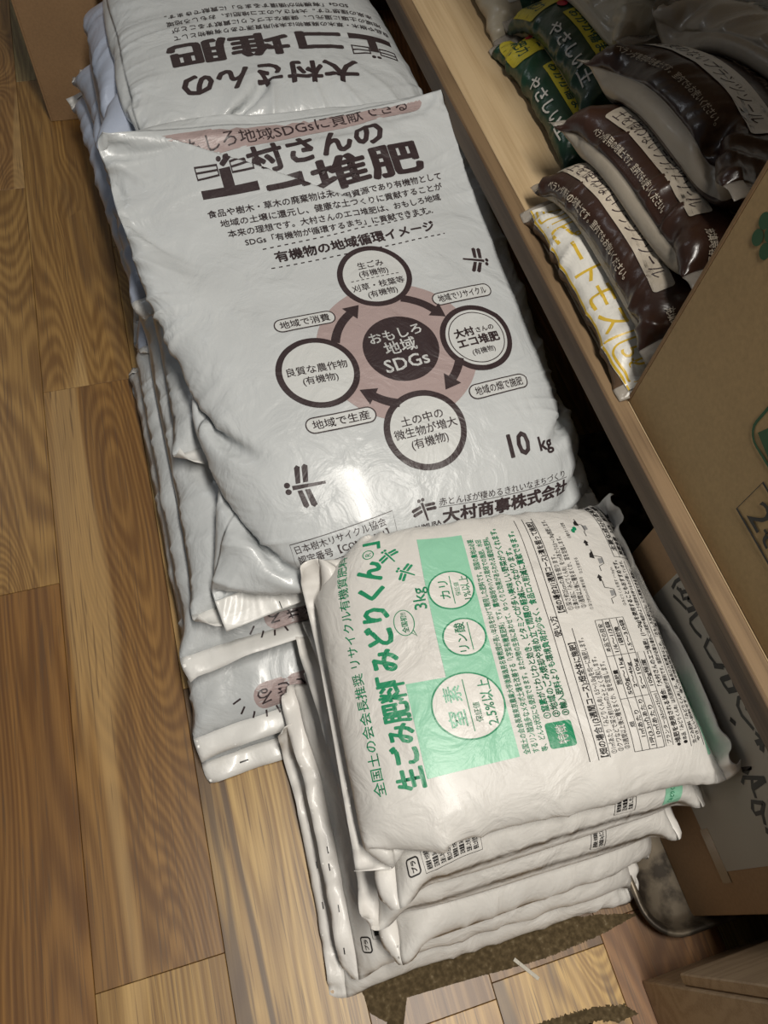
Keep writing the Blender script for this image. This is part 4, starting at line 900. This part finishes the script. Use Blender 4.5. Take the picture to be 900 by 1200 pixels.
# wooden crate at the lower right
cr = empty('wooden_crate', (.55, -.35, 0)); tag(cr, 'pale wooden crate with an overlapping end board at the bottom right corner', 'crate')
MB().box((.371, -.60, .0005), (.385, -.1685, .34), bev=.0015).build('side_panel', CRATE, cr)
MB().box((.3855, -.1825, .0005), (.80, -.169, .34), bev=.0015).build('end_panel', CRATE, cr)
MB().box((.376, -.168, .113), (.80, -.156, .345), bev=.0015).build('end_board', CRATE, cr)
# adhesive tape residue on the floor
TAPE, nt_, b_ = mat('tape_residue', (.115, .085, .05), .85); b_.inputs['Specular IOR Level'].default_value = .15
tcx = nt_.nodes.new('ShaderNodeTexCoord'); nn = nd(nt_, 'ShaderNodeTexNoise', Scale=160.0, Detail=3.0); nt_.links.new(tcx.outputs['Object'], nn.inputs['Vector'])
rr = ramp(nt_, nn.outputs[0], [(.40, (.060, .042, .020)), (.62, (.105, .075, .038)), (.78, (.20, .16, .10))]); nt_.links.new(rr.outputs[0], b_.inputs['Base Color'])
def residue(pts, label, seed, amp=.0011):
    rn = random.Random(seed); P = []
    for i, p in enumerate(pts):
        q = pts[(i+1) % len(pts)]; L_ = math.dist(p[:2], q[:2]); n = max(1, int(L_/.0016)); rough = p[2] if len(p) > 2 else 1
        for k in range(n):
            t = k/n; P.append((p[0]+(q[0]-p[0])*t+rn.uniform(-amp, amp)*rough, p[1]+(q[1]-p[1])*t+rn.uniform(-amp, amp)*rough))
    n = len(P); V = [(x, y, .0006) for x, y in P]+[(x, y, .00005) for x, y in P]
    bm_ = [tuple(range(n))]+[(i, i+n, (i+1) % n+n, (i+1) % n) for i in range(n)]
    # triangulate the concave cap with bmesh
    import bmesh
    b2 = bmesh.new(); vs = [b2.verts.new(v) for v in V]; cap = b2.faces.new([vs[i] for i in range(n)])
    for i in range(n): b2.faces.new([vs[i], vs[i+n], vs[(i+1) % n+n], vs[(i+1) % n]])
    bmesh.ops.recalc_face_normals(b2, faces=b2.faces[:]); bmesh.ops.triangulate(b2, faces=[cap])
    me = bpy.data.meshes.new('tape_residue'); b2.to_mesh(me); b2.free(); me.materials.append(TAPE)
    o = bpy.data.objects.new('tape_residue', me); C.objects.link(o); tag(o, label, 'tape residue'); return o
residue([(.030, -.045, .3), (.100, -.048, .8), (.172, -.060, 1), (.178, -.054, 1), (.250, -.068, 1), (.345, -.086, .8), (.402, -.100, .5), (.345, -.108, 1), (.262, -.112, .6), (.215, -.110, .5), (.176, -.107, .2), (.085, -.103, .2), (.075, -.125, .6), (.060, -.150, .5), (.045, -.150, .6), (.055, -.120, .6), (.038, -.105, .5)], 'brown patch of old adhesive tape residue on the floor before the small bag stack', 4)
residue([(.222, -.172, 1), (.262, -.173, 1.2), (.30, -.176, 1.2), (.34, -.184, 1), (.352, -.198, .6), (.325, -.199, 1), (.30, -.190, 1.2), (.27, -.192, 1.3), (.245, -.196, 1.2), (.215, -.190, 1)], 'ragged tape residue at the bottom edge beside the wooden crate', 9, .0013)

sc_ = MB(); sc_.box((-.018, -.0022, 0), (.018, .0022, .0007), bev=.0003); sc_.box((-.010, -.0022, .0007), (-.002, .0020, .0016), bev=.0003)
o = sc_.build('tape_scrap', mat('shiny_tape', (.5, .47, .4), .15)[0], loc=(.236, -.116, .0008)); o.rotation_euler = (0, 0, -.9); tag(o, 'small shiny scrap of clear tape stuck to the floor beside the dark residue', 'tape')
